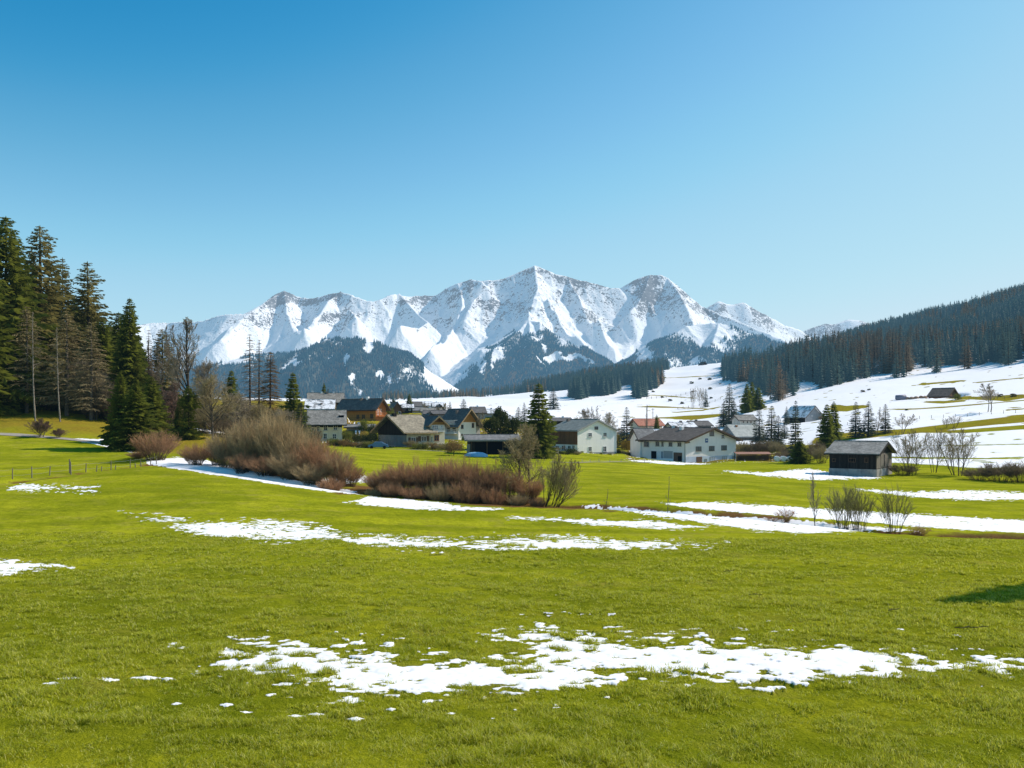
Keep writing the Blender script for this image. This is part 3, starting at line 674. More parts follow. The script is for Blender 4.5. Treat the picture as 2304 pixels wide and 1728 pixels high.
def leafy_meshes(seed, Ht, Rd, n=2600, leaf=.16, mat='greenleaf', trunk=.0, flat=1.0, lumps=7):
    """dense leafy or needled shrub built of small leaf faces in uneven clumps"""
    rd = random.Random(seed); C = MB(); T = MB()
    T.tube([(0, 0, -.3), (0, 0, Ht*.55)], [.09, .04], 6)
    for k in range(5):
        a = rd.random()*6.28; T.tube([(0, 0, Ht*.15), (math.cos(a)*Rd*.5, math.sin(a)*Rd*.5, Ht*.6)], [.04, .015], 4)
    cl = []
    for i in range(lumps*4):
        a = rd.random()*6.28; r = Rd*math.sqrt(rd.random())*.72; z = trunk*Ht+(1-trunk)*Ht*rd.uniform(.12, .85)
        k = 1-((z-trunk*Ht)/((1-trunk)*Ht)-.4)**2*1.2; cl.append((r*math.cos(a)*k, r*math.sin(a)*k, z, Rd*rd.uniform(.25, .42)))
    for i in range(n):
        c = rd.choice(cl); d = np.array([rd.gauss(0, 1) for _ in range(3)]); d /= np.linalg.norm(d); r = c[3]*rd.uniform(.55, 1.08)
        p = np.array([c[0]+d[0]*r, c[1]+d[1]*r, max(trunk*Ht*.9, c[2]+d[2]*r*flat)]); l = leaf*rd.uniform(.6, 1.3)
        u = np.cross(d, [rd.gauss(0, 1) for _ in range(3)]); u /= np.linalg.norm(u)+1e-9; v = d*.6+np.cross(d, u)*.8
        C.add([tuple(p-u*l*.4), tuple(p+v*l*.5), tuple(p+u*l*.4), tuple(p-v*l*.5)], [(0, 1, 2, 3)], [rd.uniform(.3, 1)]*4)
    return {'trunk': T.mesh('trunk', M['darkbark'], True), 'crown': C.mesh('crown', M[mat])}

PROTO = {}
def proto(key, Ht, Rd, parts):
    me = parts.get('crown') or parts.get('twigs'); v = np.empty(len(me.vertices)*3, np.float32); me.vertices.foreach_get('co', v); v = v.reshape(-1, 3)
    PROTO[key] = (float(v[:, 2].max()), float(np.percentile(np.hypot(v[:, 0], v[:, 1]), 96)), parts)
def plant(key, name, px, D, Ht, Rd=None, rz=None, label=None, cat='tree', group=None, dz=0.0, xy=None, bare=False):
    h0, r0, parts = PROTO[key]
    if xy is None: x, y, z = gpos(px, D)
    else: x, y = xy; z = float(H(x, y))
    sz = Ht/h0; sx = (Rd/r0) if Rd else sz
    o = empty(name, (x, y, z-.05+dz), random.random()*6.28 if rz is None else rz, (sx, sx, sz))
    for pn, me in parts.items(): obj(pn, me, o)
    tag(o, label, cat, group); return o
def top_h(px, D, top, base=None):
    """height of a thing standing at distance D whose top is seen at row 'top'"""
    z = gpos(px, D)[2]; return (HR-top)/F*D - z
def make_protos():
    veg_mats()
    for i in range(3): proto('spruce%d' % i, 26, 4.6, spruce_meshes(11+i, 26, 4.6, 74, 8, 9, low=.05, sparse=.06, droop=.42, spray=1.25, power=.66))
    for i in range(2): proto('open%d' % i, 26, 4.4, spruce_meshes(21+i, 26, 4.4, 60, 7, 8, low=.12, sparse=.20, droop=.30, spray=1.0, mat='fir2', power=.62))
    for i in range(3): proto('mid%d' % i, 12, 2.6, spruce_meshes(31+i, 12, 2.6, 44, 8, 7, low=.03, sparse=.04, droop=.30, spray=1.25, power=.74))
    for i in range(2): proto('slim%d' % i, 12, 1.6, spruce_meshes(41+i, 12, 1.6, 40, 6, 4, low=.05, sparse=.16, droop=.35, spray=1.2, mat='firgrey'))
    proto('column', 9, 1.7, spruce_meshes(51, 9, 1.7, 40, 8, 5, low=.02, sparse=0, droop=.1, spray=1.1, columnar=1))
    for i in range(4): proto('far%d' % i, 15, 2.7, spruce_meshes(61+i, 15, 2.7, 20, 6, 3, low=.03, sparse=.08, droop=.3, spray=1.5, mat='firblue'))
    for i in range(2): proto('larch%d' % i, 16, 2.2, larch_meshes(71+i, 16, 2.2))
    proto('orange', 14, 2.6, larch_meshes(75, 14, 2.6, mat='orange', whorls=60, per=7, tw=.045))
    proto('oliveconifer', 20, 4.0, larch_meshes(77, 20, 4.0, mat='olivetwig', whorls=56, per=7, tw=.05, bark='bark', low=.12))
    for i in range(2): proto('farlarch%d' % i, 15, 2.6, larch_meshes(81+i, 15, 2.6, mat='larch', whorls=26, per=5, tw=.09, low=.08))
    proto('tall', 17, 4.5, bare_meshes(91, 17, 7.0, .22, .22, (22, 9, 6, 4), 'up', .034, 'greytwig', 'darkbark'))
    proto('tall2', 15, 3, bare_meshes(92, 15, 5.0, .13, .30, (16, 8, 6, 3), 'up', .034, 'greytwig', 'bark', forks=2))
    proto('round0', 10, 5, bare_meshes(93, 8.0, 5.4, .16, .18, (22, 10, 7, 4), 'round', .030, 'olivetwig', 'bark'))
    proto('round1', 10, 5, bare_meshes(94, 7.6, 5.2, .17, .2, (20, 10, 7, 4), 'round', .030, 'greytwig', 'bark'))
    proto('pole', 17, 2.2, bare_meshes(95, 17, 2.4, .10, .45, (22, 5, 4), 'flat', .022, 'olivetwig', 'birch'))
    proto('pink', 6, 3, bare_meshes(96, 5.2, 3.4, .09, .08, (14, 9, 7, 4), 'up', .032, 'pinktwig', 'bark', forks=3))
    proto('thin', 7, 1.6, bare_meshes(97, 6.6, 2.4, .06, .15, (20, 8, 5), 'up', .018, 'greytwig', 'bark'))
    proto('multi', 8, 3.2, bare_meshes(98, 7.8, 3.6, .060, .12, (11, 6, 5, 2), 'up', .020, 'olivetwig', 'darkbark', forks=7))
    proto('multi2', 8, 3.2, bare_meshes(99, 7.8, 3.2, .055, .15, (11, 6, 4, 2), 'up', .020, 'greytwig', 'darkbark', forks=4))
    proto('leaning', 4, 3, bare_meshes(100, 4.0, 2.4, .05, .10, (14, 8, 5, 3), 'up', .011, 'olivetwig', 'darkbark', forks=6, lean=.42))
    proto('treetop', 6, 3, bare_meshes(101, 5.4, 3.3, .10, .18, (20, 10, 7, 4), 'round', .017, 'olivetwig', 'darkbark'))
    for i in range(3): proto('willow%d' % i, 4.5, 3.0, bush_meshes(111+i, 4.5, 3.0, 170, 30, .028, .36, .42, 'redtwig', 'darktwig', twl=.2, tlow=.22))
    for i in range(3): proto('tanwillow%d' % i, 6.0, 3.2, bush_meshes(121+i, 6.0, 3.2, 150, 34, .030, .42, .42, 'tantwig', 'olivetwig', twl=.17, tlow=.22))
    for i in range(2): proto('brownbush%d' % i, 5, 3.0, bush_meshes(131+i, 5, 3.0, 110, 20, .045, .5, .5, 'darktwig', 'darktwig'))
    proto('greybush', 5, 3.0, bush_meshes(134, 5, 3.0, 110, 20, .04, .5, .5, 'olivetwig', 'olivetwig'))
    proto('stand', 4, 1.9, bush_meshes(141, 4.0, 1.9, 40, 44, .020, .62, .5, 'greentwig', 'greentwig', .17, .030, .40))
    proto('stand2', 4, 1.9, bush_meshes(142, 4.0, 1.9, 26, 44, .020, .55, .4, 'greentwig', 'greentwig', .17, .027, .35))
    proto('tanstand', 4, 1.9, bush_meshes(146, 4.0, 1.9, 80, 34, .024, .5, .5, 'tantwig', 'tantwig', .17, .024, .35))
    proto('redstand', 4, 1.9, bush_meshes(147, 4.0, 1.9, 80, 34, .022, .45, .5, 'redtwig', 'redtwig', .17, .024, .35))
    proto('lowred', 1.4, .9, bush_meshes(143, 1.4, .9, 50, 12, .014, .4, .3, 'redtwig', 'redtwig', .25, .012, .2))
    proto('sapling', 3, .5, bare_meshes(144, 2.9, .55, .022, .2, (14, 4), 'up', .010, 'greytwig', 'bark'))
    proto('apple', 3.2, 2.0, bare_meshes(145, 2.9, 1.9, .11, .25, (12, 7, 5), 'round', .02, 'darktwig', 'bark'))
    proto('dark_hedge', 2.6, 2.6, leafy_meshes(151, 2.6, 2.6, 2600, .2, 'greenleaf'))
    proto('yew', 6, 3.0, leafy_meshes(152, 6, 3.0, 4200, .32, 'greenleaf'))
    proto('gold', 2.6, 2.4, leafy_meshes(153, 2.6, 2.4, 2400, .2, 'goldleaf'))
    proto('pale', 2.4, 2.2, leafy_meshes(154, 2.4, 2.2, 2200, .2, 'palegreenleaf'))
    proto('russet', 3.0, 2.2, leafy_meshes(155, 3.0, 2.2, 2200, .16, 'russetleaf', trunk=.25))
# ------------------------------------------------------------------ individual trees and shrubs
def P_(key, name, px, D, top, Rpx, label, cat='tree', group=None, rz=None, base=None):
    """a plant at column px and distance D whose top is seen at row top; Rpx: half width in photo pixels"""
    return plant(key, name, px, D, top_h(px, D, top), Rpx/F*D if Rpx else None, rz, label, cat, group)
def build_plants():
    # --- wood on the left slope
    L = [
     ('spruce0','spruce_tree',14,142,484,87,'tallest dark spruce at the left edge of the picture, in front of the wood'),
     ('spruce1','spruce_tree',-48,136,505,86,'dark spruce cut by the left border beside the tallest spruce'),
     ('spruce2','spruce_tree',-120,150,520,92,'spruce standing beyond the left border of the wood'),
     ('open0','spruce_tree',93,149,506,87,'second tall spruce from the left, open and brownish with loose layered branches'),
     ('spruce2','spruce_tree',52,156,640,69,'lower spruce filling the gap between the two tallest spruces'),
     ('open1','spruce_tree',143,153,578,41,'thin open spruce leaning against the right side of the second tall spruce'),
     ('open1','spruce_tree',203,156,586,64,'third tall spruce from the left with a bare upper trunk and sharp tip'),
     ('spruce1','spruce_tree',232,151,715,50,'dense green spruce under the right side of the third tall spruce'),
     ('spruce0','spruce_tree',292,146,668,43,'fourth tall spruce, slim and very dark, with a pointed tip against the sky'),
     ('spruce2','spruce_tree',268,156,700,34,'dark spruce just left behind the fourth tall spruce'),
     ('spruce2','spruce_tree',306,109,860,46,'young dark spruce with wide low skirts beside the round reddish bush'),
     ('spruce1','spruce_tree',272,110,835,34,'narrow dark spruce at the lower left foot of the fourth tall spruce'),
     ('spruce0','spruce_tree',340,118,845,40,'medium spruce to the right of the young spruce with wide skirts'),
     ('open0','spruce_tree',366,160,738,43,'pointed spruce standing between the fourth tall spruce and the big bare tree'),
     ('column','yew_tree',425,124,866,25,'dense columnar evergreen below the big bare tree'),
     ('mid1','spruce_tree',402,127,900,16,'small evergreen touching the left side of the columnar evergreen'),
     ('mid2','spruce_tree',521,176,832,28,'dark spruce in the gap between the round bare tree and the larches'),
     ('mid0','spruce_tree',661,150,836,29,'dark pointed spruce left of the village roofs'),
     ('slim0','spruce_tree',677,147,905,34,'dull olive conifer at the foot of the pointed spruce left of the village'),
     ('oliveconifer','larch_tree',150,140,700,60,'olive brown leafless conifer standing in front of the tall spruces'),
     ('oliveconifer','larch_tree',60,139,690,55,'olive brown leafless conifer low in front of the leftmost spruces'),
     ('oliveconifer','larch_tree',205,139,725,50,'bushy olive leafless conifer below the third tall spruce'),
     ('larch0','larch_tree',562,160,752,26,'left of the two straight bare larches behind the tan bushes'),
     ('larch1','larch_tree',583,158,764,24,'right of the two straight bare larches behind the tan bushes'),
     ('orange','larch_tree',608,156,792,34,'orange brown larch beside the two bare larches'),
     ('larch1','larch_tree',335,150,742,20,'faint bare larch behind the pointed spruce near the skyline'),
     ('pole','birch_tree',80,132,700,26,'left of the two pale bare poles in front of the wood'),
     ('pole','birch_tree',136,133,735,24,'right of the two pale bare poles in front of the wood'),
     ('tall2','bare_tree',216,140,800,38,'small pale stemmed bare tree at the foot of the spruces'),
     ('tall','bare_tree',432,146,712,56,'big bare tree with fanned branches reaching above the mountain foot'),
     ('tall2','bare_tree',398,150,728,30,'slender forked bare tree left of the big bare tree'),
     ('tall2','bare_tree',352,152,760,24,'thin bare tree half hidden behind the pointed spruce'),
     ('pink','bare_tree',381,132,856,42,'pinkish brown bare tree between the dark evergreens'),
     ('round0','bare_tree',480,126,838,62,'round topped bare tree with a pale trunk in front of the larches'),
     ('round1','bare_tree',536,140,878,56,'grey bare tree right of the round topped bare tree'),
     ('round0','bare_tree',590,142,905,50,'olive bare tree low in front of the larches'),
     ('round1','bare_tree',632,144,915,45,'bare tree just left of the pointed spruce near the village'),
     ('round1','bare_tree',462,150,800,40,'grey bare tree behind the round topped bare tree'),
     ('pink','shrub',93,118.5,938,24,'larger of the two low bare shrubs growing beside the left path'),
     ('pink','shrub',131,118.5,962,17,'smaller of the two low bare shrubs growing beside the left path'),
    ]
    for k, n, px, D, top, rp, lab in L: P_(k, n, px, D, top, rp, lab, 'shrub' if n == 'shrub' else 'tree')
    # filler spruces deeper in the same wood
    for i, (px, D, top) in enumerate([(-200,150,540),(-160,170,560),(-90,170,560),(-20,170,600),(30,175,630),(75,170,630),(118,170,650),(165,170,670),(180,160,700),(250,165,720),(-250,140,530),(310,165,760),(-320,150,520),(-10,158,660),(100,156,690),(150,156,720),(60,160,600),(200,165,680),(225,160,740)]):
        P_('spruce%d' % (i % 3), 'spruce_tree', px, D, top, 45, 'dark spruce deep in the shaded wood behind the tall spruces', 'tree', 'spruces inside the left wood')
    # undergrowth along the wood edge
    for i, (px, D, top, rp) in enumerate([(20,144,895,34),(75,146,890,34),(120,145,885,36),(170,145,880,36),(235,144,880,30),(45,140,915,22),(205,141,905,24),(455,136,905,30),(500,134,935,34),(350,132,900,26),(560,132,935,40),(610,134,940,36),(650,138,950,30),(440,150,880,34),(500,150,895,36),(545,155,900,36),(590,155,900,36),(630,152,905,34),(470,140,915,34),(520,142,925,36),(570,146,915,36),(665,142,940,30),(700,150,950,26),(610,128,960,36),(560,122,955,34),(420,140,905,26),(390,138,915,26),(640,124,965,30)]):
        P_('greybush' if i % 2 else 'brownbush0', 'shrub', px, D, top, rp, 'leafless undergrowth bush along the edge of the left wood', 'shrub', 'undergrowth at the wood edge')
    for px, D, top, rp in [(10,147,800,40),(60,146,830,40),(105,147,790,38),(150,146,820,40),(185,147,800,40),(225,146,830,36),(255,140,850,30),(-30,147,820,40)]:
        P_(random.choice(['round0', 'round1', 'brownbush1']), 'bare_tree', px, D, top, rp, 'bare brown tree filling the space between the trunks of the left wood', 'tree', 'bare trees between the spruce trunks')
    # --- the two clumps of willow along the ditch
    P_('willow0','willow_bush',350,95,956,50,'round reddish bush standing alone right of the dark spruces','shrub')
    P_('willow1','willow_bush',441,91,990,36,'low reddish bush on the snow between the round bush and the big tan clump','shrub')
    P_('willow2','willow_bush',312,97,1012,26,'low brown brush spilling over the fence end at the round bush','shrub')
    g1 = 'willow bushes of the big tan clump'
    for i, (k, px, D, top, rp, lab) in enumerate([
        ('tanwillow0',512,89,950,50,'leftmost tan bush of the big clump behind the snow strip'),
        ('tanwillow1',566,87,930,52,'tall tan bush in the big clump under the larches'),
        ('tanwillow2',622,86,918,56,'tallest tan bush of the big clump with long pale upright rods'),
        ('tanwillow0',664,84,958,54,'tan bush of the big clump in front of the left white house'),
        ('willow1',705,82,975,56,'reddish tan bush sloping down on the right of the big clump'),
        ('willow2',752,80,1000,52,'low reddish bush on the right shoulder of the big clump'),
        ('willow0',784,79,1035,38,'lowest reddish bush at the right end of the big tan clump')]):
        P_(k, 'willow_bush', px, D, top, rp*.92, lab, 'shrub', g1)
    for px, D, top, rp in [(545,84,1018,40),(600,82.5,1010,50),(650,81,1020,48),(700,79,1040,46),(575,94,950,60),(640,93,945,60),(492,92,985,40),(590,89,962,50),(700,90,975,46),(745,76.5,1062,34)]:
        P_(random.choice(['tanwillow1', 'willow1', 'willow2', 'tanwillow0']), 'willow_bush', px, D, top+random.uniform(-12, 10), rp*random.uniform(.7, 1.0), 'tan bush merging with its neighbours inside the big left clump', 'shrub', g1)
    g2 = 'willow bushes of the low reddish clump'
    for i, (k, px, D, top, rp, lab) in enumerate([
        ('willow0',858,76,1048,42,'leftmost bush of the low reddish clump in the middle of the meadow'),
        ('willow1',905,75,1032,46,'reddish bush left of the middle of the low clump'),
        ('willow2',962,74.5,1026,48,'broad reddish bush in the middle of the low clump'),
        ('willow0',1022,74,1023,48,'highest reddish bush of the low clump below the open shed'),
        ('willow1',1082,73,1030,46,'reddish bush of the low clump left of the bare tree tops'),
        ('willow2',1138,72.5,1048,40,'dark reddish bush under the two bare trees of the low clump'),
        ('willow0',1190,72,1062,36,'small reddish bush at the right end of the low clump')]):
        P_(k, 'willow_bush', px, D, top+[4, -6, 5, -8, 6, -5, 4][i], rp*1.02, lab, 'shrub', g2)
    for px, D, top, rp in [(880,72.5,1075,38),(935,72,1068,40),(990,71.5,1062,42),(1050,71,1066,42),(1110,70.6,1075,38),(1165,70.5,1085,32),(1210,70,1100,22),(838,74,1085,24)]:
        P_(random.choice(['willow1', 'willow2', 'willow0', 'tanwillow1']), 'willow_bush', px, D, top+random.uniform(-4, 22), rp*random.uniform(.7, 1.0), 'reddish bush merging with its neighbours in the low middle clump', 'shrub', g2)
    for px, D, top in [(545,88,925),(612,87,898),(648,86,905),(690,84,948),(760,79,1004)]: P_('tanstand', 'willow_bush', px, D, top, 34, 'upright pale rods standing up out of the big tan clump', 'shrub', g1)
    for px, D, top in [(870,75,1036),(940,74,1014),(1000,73.6,1018),(1052,73.2,1012),(1105,72.8,1024)]: P_('redstand', 'willow_bush', px, D, top, 30, 'upright rods standing up out of the low reddish clump', 'shrub', g2)
    P_('treetop','bare_tree',1166,74,978,66,'bare tree with a wide crown rising from the low reddish clump, left of a pair')
    P_('treetop','bare_tree',1192,75.5,945,50,'taller bare tree rising behind the right end of the low reddish clump')
    P_('leaning','bare_tree',1236,69.8,1018,66,'many-stemmed bare tree leaning to the right at the end of the low clump', rz=0)
    # --- right of the meadow, along the ditch
    P_('thin','bare_tree',1834,62,1060,26,'slender single bare tree standing on the snow strip by the ditch')
    P_('stand','shrub',1898,61.5,1074,46,'upright many-stemmed shrub in the middle of the snow strip')
    P_('stand','shrub',1932,61.2,1080,36,'upright shrub joined to the right of the many-stemmed shrub')
    P_('stand2','shrub',2010,60.8,1076,44,'upright many-stemmed shrub at the right, standing apart on the snow strip')
    P_('lowred','shrub',1768,62.8,1132,28,'low reddish bush on the ditch left of the slender bare tree','shrub')
    P_('lowred','shrub',1738,63,1156,22,'tiny reddish tuft on the ditch bank left of the low reddish bush','shrub')
    P_('lowred','shrub',2068,60.2,1172,26,'low brown bush on the ditch bank right of the upright shrubs','shrub')
    P_('sapling','sapling',1501,65.6,1070,9,'thin bare sapling standing alone by the ditch in the open meadow','sapling')
    P_('sapling','sapling',1362,68.5,1098,9,'very small bare sapling near the leaning bare tree','sapling')
    # --- behind and around the dark barn on the right
    P_('multi','bare_tree',2052,141,962,42,'many-stemmed bare tree just right of the dark barn')
    P_('multi2','bare_tree',2102,143,962,28,'thin bare tree, middle one of the three right of the dark barn')
    P_('multi','bare_tree',2154,139,958,50,'bare tree with several stems, rightmost of the three by the dark barn')
    P_('brownbush0','shrub',2030,140,1040,34,'low brown bush against the right wall of the dark barn','shrub')
    for px, D, top, rp, lab in [(2200,132,1048,38,'low brown bush left in the row at the right edge of the meadow'),(2248,131,1034,46,'brown bush in the middle of the row at the right edge'),(2300,130,1030,48,'brown bush cut by the right border of the picture'),(2355,130,1034,46,'brown bush beyond the right border')]:
        P_('brownbush%d' % (px % 2), 'shrub', px, D, top, rp, lab, 'shrub', 'brown bushes at the right edge')
    P_('tall2','bare_tree',2226,262,862,34,'lone bare tree on the snowfield right of the hay barn')
    P_('multi2','bare_tree',2150,228,933,16,'tiny bare shrub on the snow above the green strip, left one','shrub'); P_('multi2','bare_tree',2128,228,938,12,'tiny bare shrub on the snow above the green strip, right of the thin trees','shrub')
    P_('tall2','bare_tree',2030,222,930,26,'faint bare tree right of the row of slim conifers')
    P_('thin','bare_tree',1973,226,915,16,'thin bare tree standing between the slim conifers')
    # slim conifers above the barn
    for k, px, D, top, rp, lab in [
        ('mid0',1861,212,908,20,'darker left spruce of the close pair behind the barn roof'),('mid1',1877,215,902,19,'greener right spruce of the close pair behind the barn roof'),
        ('slim0',1925,226,903,17,'slim grey conifer, leftmost of the row above the barn'),('slim1',1953,225,902,19,'slim grey conifer, second of the row above the barn'),
        ('slim0',1992,228,908,14,'slim dark conifer, rightmost of the row above the barn'),
        ('slim1',1789,176,900,18,'tall slim green conifer standing in the brown bushes left of the barn'),
        ('mid2',1800,172,985,22,'short green spruce at the foot of the tall slim conifer'),
        ('slim0',1708,232,915,19,'grey green conifer right of the pale roofed house'),('slim1',1735,226,912,22,'wide grey green conifer, second right of the pale roofed house'),('slim0',1752,220,934,18,'shorter grey green conifer, third right of the pale roofed house'),
        ('slim1',1640,330,862,19,'grey conifer on the snow slope above the big farmhouse'),('slim0',1628,325,905,15,'low grey conifer at the foot of the one above the big farmhouse'),('slim1',1652,322,900,16,'bushy grey conifer right below the one above the big farmhouse'),
        ('mid0',1680,380,862,15,'dark conifer at the lower edge of the slope wood, left one'),('mid2',1692,390,858,12,'dark pointed conifer at the lower edge of the slope wood, tallest one'),('mid1',1706,385,870,15,'dark conifer at the lower edge of the slope wood, right one'),
        ('slim0',1765,255,948,12,'small conifer against the grey farm building'),('slim1',1770,300,914,8,'thin conifer beside the roof of the grey farm building')]:
        P_(k, 'conifer' if 'slim' in k else 'spruce_tree', px, D, top, rp, lab)
    for i, (px, D, top, rp) in enumerate([(1668,206,985,22),(1695,205,988,22),(1722,204,984,22),(1750,200,990,22),(1775,196,1000,20),(1822,178,1000,22),(1848,172,998,22),(1838,186,985,20),(1762,188,1010,20),(1735,215,985,20)]):
        P_('brownbush%d' % (i % 2) if i % 3 else 'greybush', 'shrub', px, D, top, rp, 'leafless brown bush in the thicket between the farmhouse and the barn', 'shrub', 'brown thicket left of the barn')
    P_('brownbush1','shrub',1851,291,933,11,'round brown bush at the end of the grey farm building','shrub')
    P_('pale','shrub',2155,316,884,9,'yellow green bush at the right end of the hay barn','shrub')
    # --- village greenery
    for k, n, px, D, top, rp, lab in [
        ('mid0','spruce_tree',1211,163,860,38,'big dark spruce standing beside the white house with the wood front'),
        ('slim1','conifer',1232,170,960,22,'brownish conifer at the right foot of the big dark spruce'),
        ('yew','yew_tree',1131,190,912,24,'tallest round topped dark evergreen above the open shed'),
        ('yew','yew_tree',1105,188,934,26,'left round dark evergreen above the open shed'),
        ('yew','yew_tree',1152,190,936,20,'right round dark evergreen above the open shed'),
        ('slim1','conifer',1411,228,915,20,'grey green conifer between the two white farmhouses'),
        ('slim0','conifer',1245,480,873,15,'grey conifer on the snow behind the big dark spruce'),
        ('mid1','spruce_tree',729,262,861,11,'small dark spruce above the topmost chalet roof'),
        ('slim0','conifer',738,264,874,10,'short grey conifer right of the small spruce above the chalet'),
        ('yew','yew_tree',755,266,882,6,'tiny round dark tree above the chalet roof'),
        ('mid2','spruce_tree',921,392,886,9,'dark spruce above the grey village roofs'),
        ('yew','yew_tree',883,330,897,7,'round dark tree left of the grey village roofs'),
        ('yew','yew_tree',905,332,910,8,'dark round bush between the grey village roofs'),
        ('slim1','conifer',1012,330,903,8,'grey conifer among the village roofs, left of a pair'),
        ('slim0','conifer',1044,315,897,15,'tall grey green tree behind the ridge of the orange gabled house'),
        ('slim0','conifer',1166,290,915,14,'grey conifer behind the dark evergreens of the shed'),
        ('slim1','conifer',1180,300,905,11,'thin grey conifer left of the big dark spruce'),
        ('mid1','spruce_tree',1478,280,932,9,'small spruce beside the red tiled roof'),
        ('round1','bare_tree',1318,262,915,20,'pale bare tree behind the ridge of the white house, left one'),
        ('tall2','bare_tree',1344,262,912,14,'upright bare tree behind the ridge of the white house'),
        ('round0','bare_tree',1372,258,925,20,'wide thin bare tree behind the right eave of the white house'),
        ('thin','bare_tree',1455,275,915,8,'thin bare tree left of the red tiled roof'),
        ('gold','shrub',1409,222,984,14,'golden hedge bush right of the white house'),('gold','shrub',1432,224,990,14,'golden hedge bush left of the big farmhouse'),
        ('gold','shrub',1386,226,968,9,'small golden bush behind the corner of the white house'),
        ('dark_hedge','hedge',812,186,970,20,'dark clipped hedge left of the black gabled house, left part'),('dark_hedge','hedge',838,186,969,18,'dark clipped hedge touching the black gabled house'),
        ('pale','shrub',780,188,966,14,'yellow green bush beside the left white house'),('pale','shrub',818,205,940,12,'light green bush in front of the brown chalet'),
        ('dark_hedge','hedge',838,203,947,12,'dark bush in front of the brown chalet'),
        ('pale','shrub',876,250,912,12,'yellowish garden bush right of the brown chalet'),('pale','shrub',888,242,924,12,'yellowish garden bush above the black gabled house'),
        ('russet','tree',1021,161,986,25,'round russet garden tree casting a shadow on the meadow'),
        ('dark_hedge','shrub',950,181,996,11,'low garden bush below the cream wall'),('russet','shrub',978,181,994,12,'russet garden bush by the cream wall'),
        ('greybush','shrub',822,180,990,18,'bare garden bush by the blue covered car'),
        ('greybush','shrub',1250,196,1003,14,'bare bush in front of the white house with the wood front'),
        ('thin','bare_tree',1274,197,1000,10,'thin bare shrub before the wood front wall'),
        ('multi2','bare_tree',1558,470,868,9,'tiny bare tree on the snow slope, left one'),('multi2','bare_tree',1578,470,868,12,'tiny bare tree on the snow slope, middle one'),('slim0','conifer',1588,472,874,7,'tiny grey conifer on the snow slope, right one'),
    ] if True else []:
        P_(k, n, px, D, top, rp, lab, 'hedge' if n == 'hedge' else ('shrub' if n == 'shrub' else 'tree'))
    GS = [('pale','low yellow green garden shrub along the village gardens'),('dark_hedge','low dark green garden shrub along the village gardens'),('russet','low russet garden shrub along the village gardens'),('greybush','low bare garden shrub along the village gardens')]
    rr = random.Random(77)
    for px in list(range(740, 850, 11))+list(range(925, 1040, 13))+list(range(1195, 1300, 13))+[1310,1330,1352,1372]+list(range(1388, 1442, 9)):
        k, lab = rr.choice(GS); D = (180 if px < 860 else (181 if px < 1040 else (184 if px < 1300 else (196 if px < 1380 else 212))))+rr.uniform(-2, 4)
        hh = rr.uniform(.7, 1.9) if not 1300 < px < 1380 else rr.uniform(.3, .6)
        plant(k, 'shrub', px, D, hh, hh*rr.uniform(.7, 1.1), None, lab, 'shrub', 'small garden shrubs of the village')
    for px, D, top, rp, k, lab in [(1395,250,960,16,'round1','bare tree in the golden garden between the white farmhouses, left one'),(1424,248,965,14,'round0','bare tree in the golden garden between the white farmhouses, right one'),(1300,240,935,16,'round1','bare tree behind the left part of the white house roof'),(868,252,905,12,'round0','bare garden tree right of the brown chalet'),(752,215,940,12,'round1','bare garden tree between the left white house and the brown chalet'),(1090,215,925,16,'tall2','bare tree behind the left round evergreen'),(1610,238,955,16,'round1','bare tree behind the right eave of the big farmhouse'),(1500,245,955,10,'tall2','thin bare tree behind the farmhouse roof'),(985,300,912,9,'round1','tiny bare tree among the far village roofs'),(1003,340,905,9,'round0','small pale bare tree left of the grey conifer pair'),(955,380,905,7,'round1','tiny round bare tree at the back of the village')]:
        P_(k, 'bare_tree', px, D, top, rp, lab)
    # small bushes dotted over the far snow slope
    for px, D, rp in [(1557,700,5),(1597,705,5),(1575,735,4),(1559,620,4),(1598,610,5),(1490,600,4),(1508,560,5),(1470,660,4),(1600,530,4),(1535,520,5),(1620,660,3),(2040,290,4),(1942,395,5),(1955,400,4),(2250,310,6),(2280,305,7)]:
        x, y, z = gpos(px, D); plant('yew', 'shrub', px, D, rp/F*D*1.1, rp/F*D, None, 'tiny dark bush dotted on the open snow slope', 'shrub', 'tiny bushes on the snow slope')
    # a spruce outside the right border: its shadow lies on the foreground grass
    plant('mid1', 'spruce_tree', 0, 0, 13.2, 2.7, None, 'spruce beyond the right border whose shadow falls on the meadow', 'tree', xy=(26.9, 31.6))

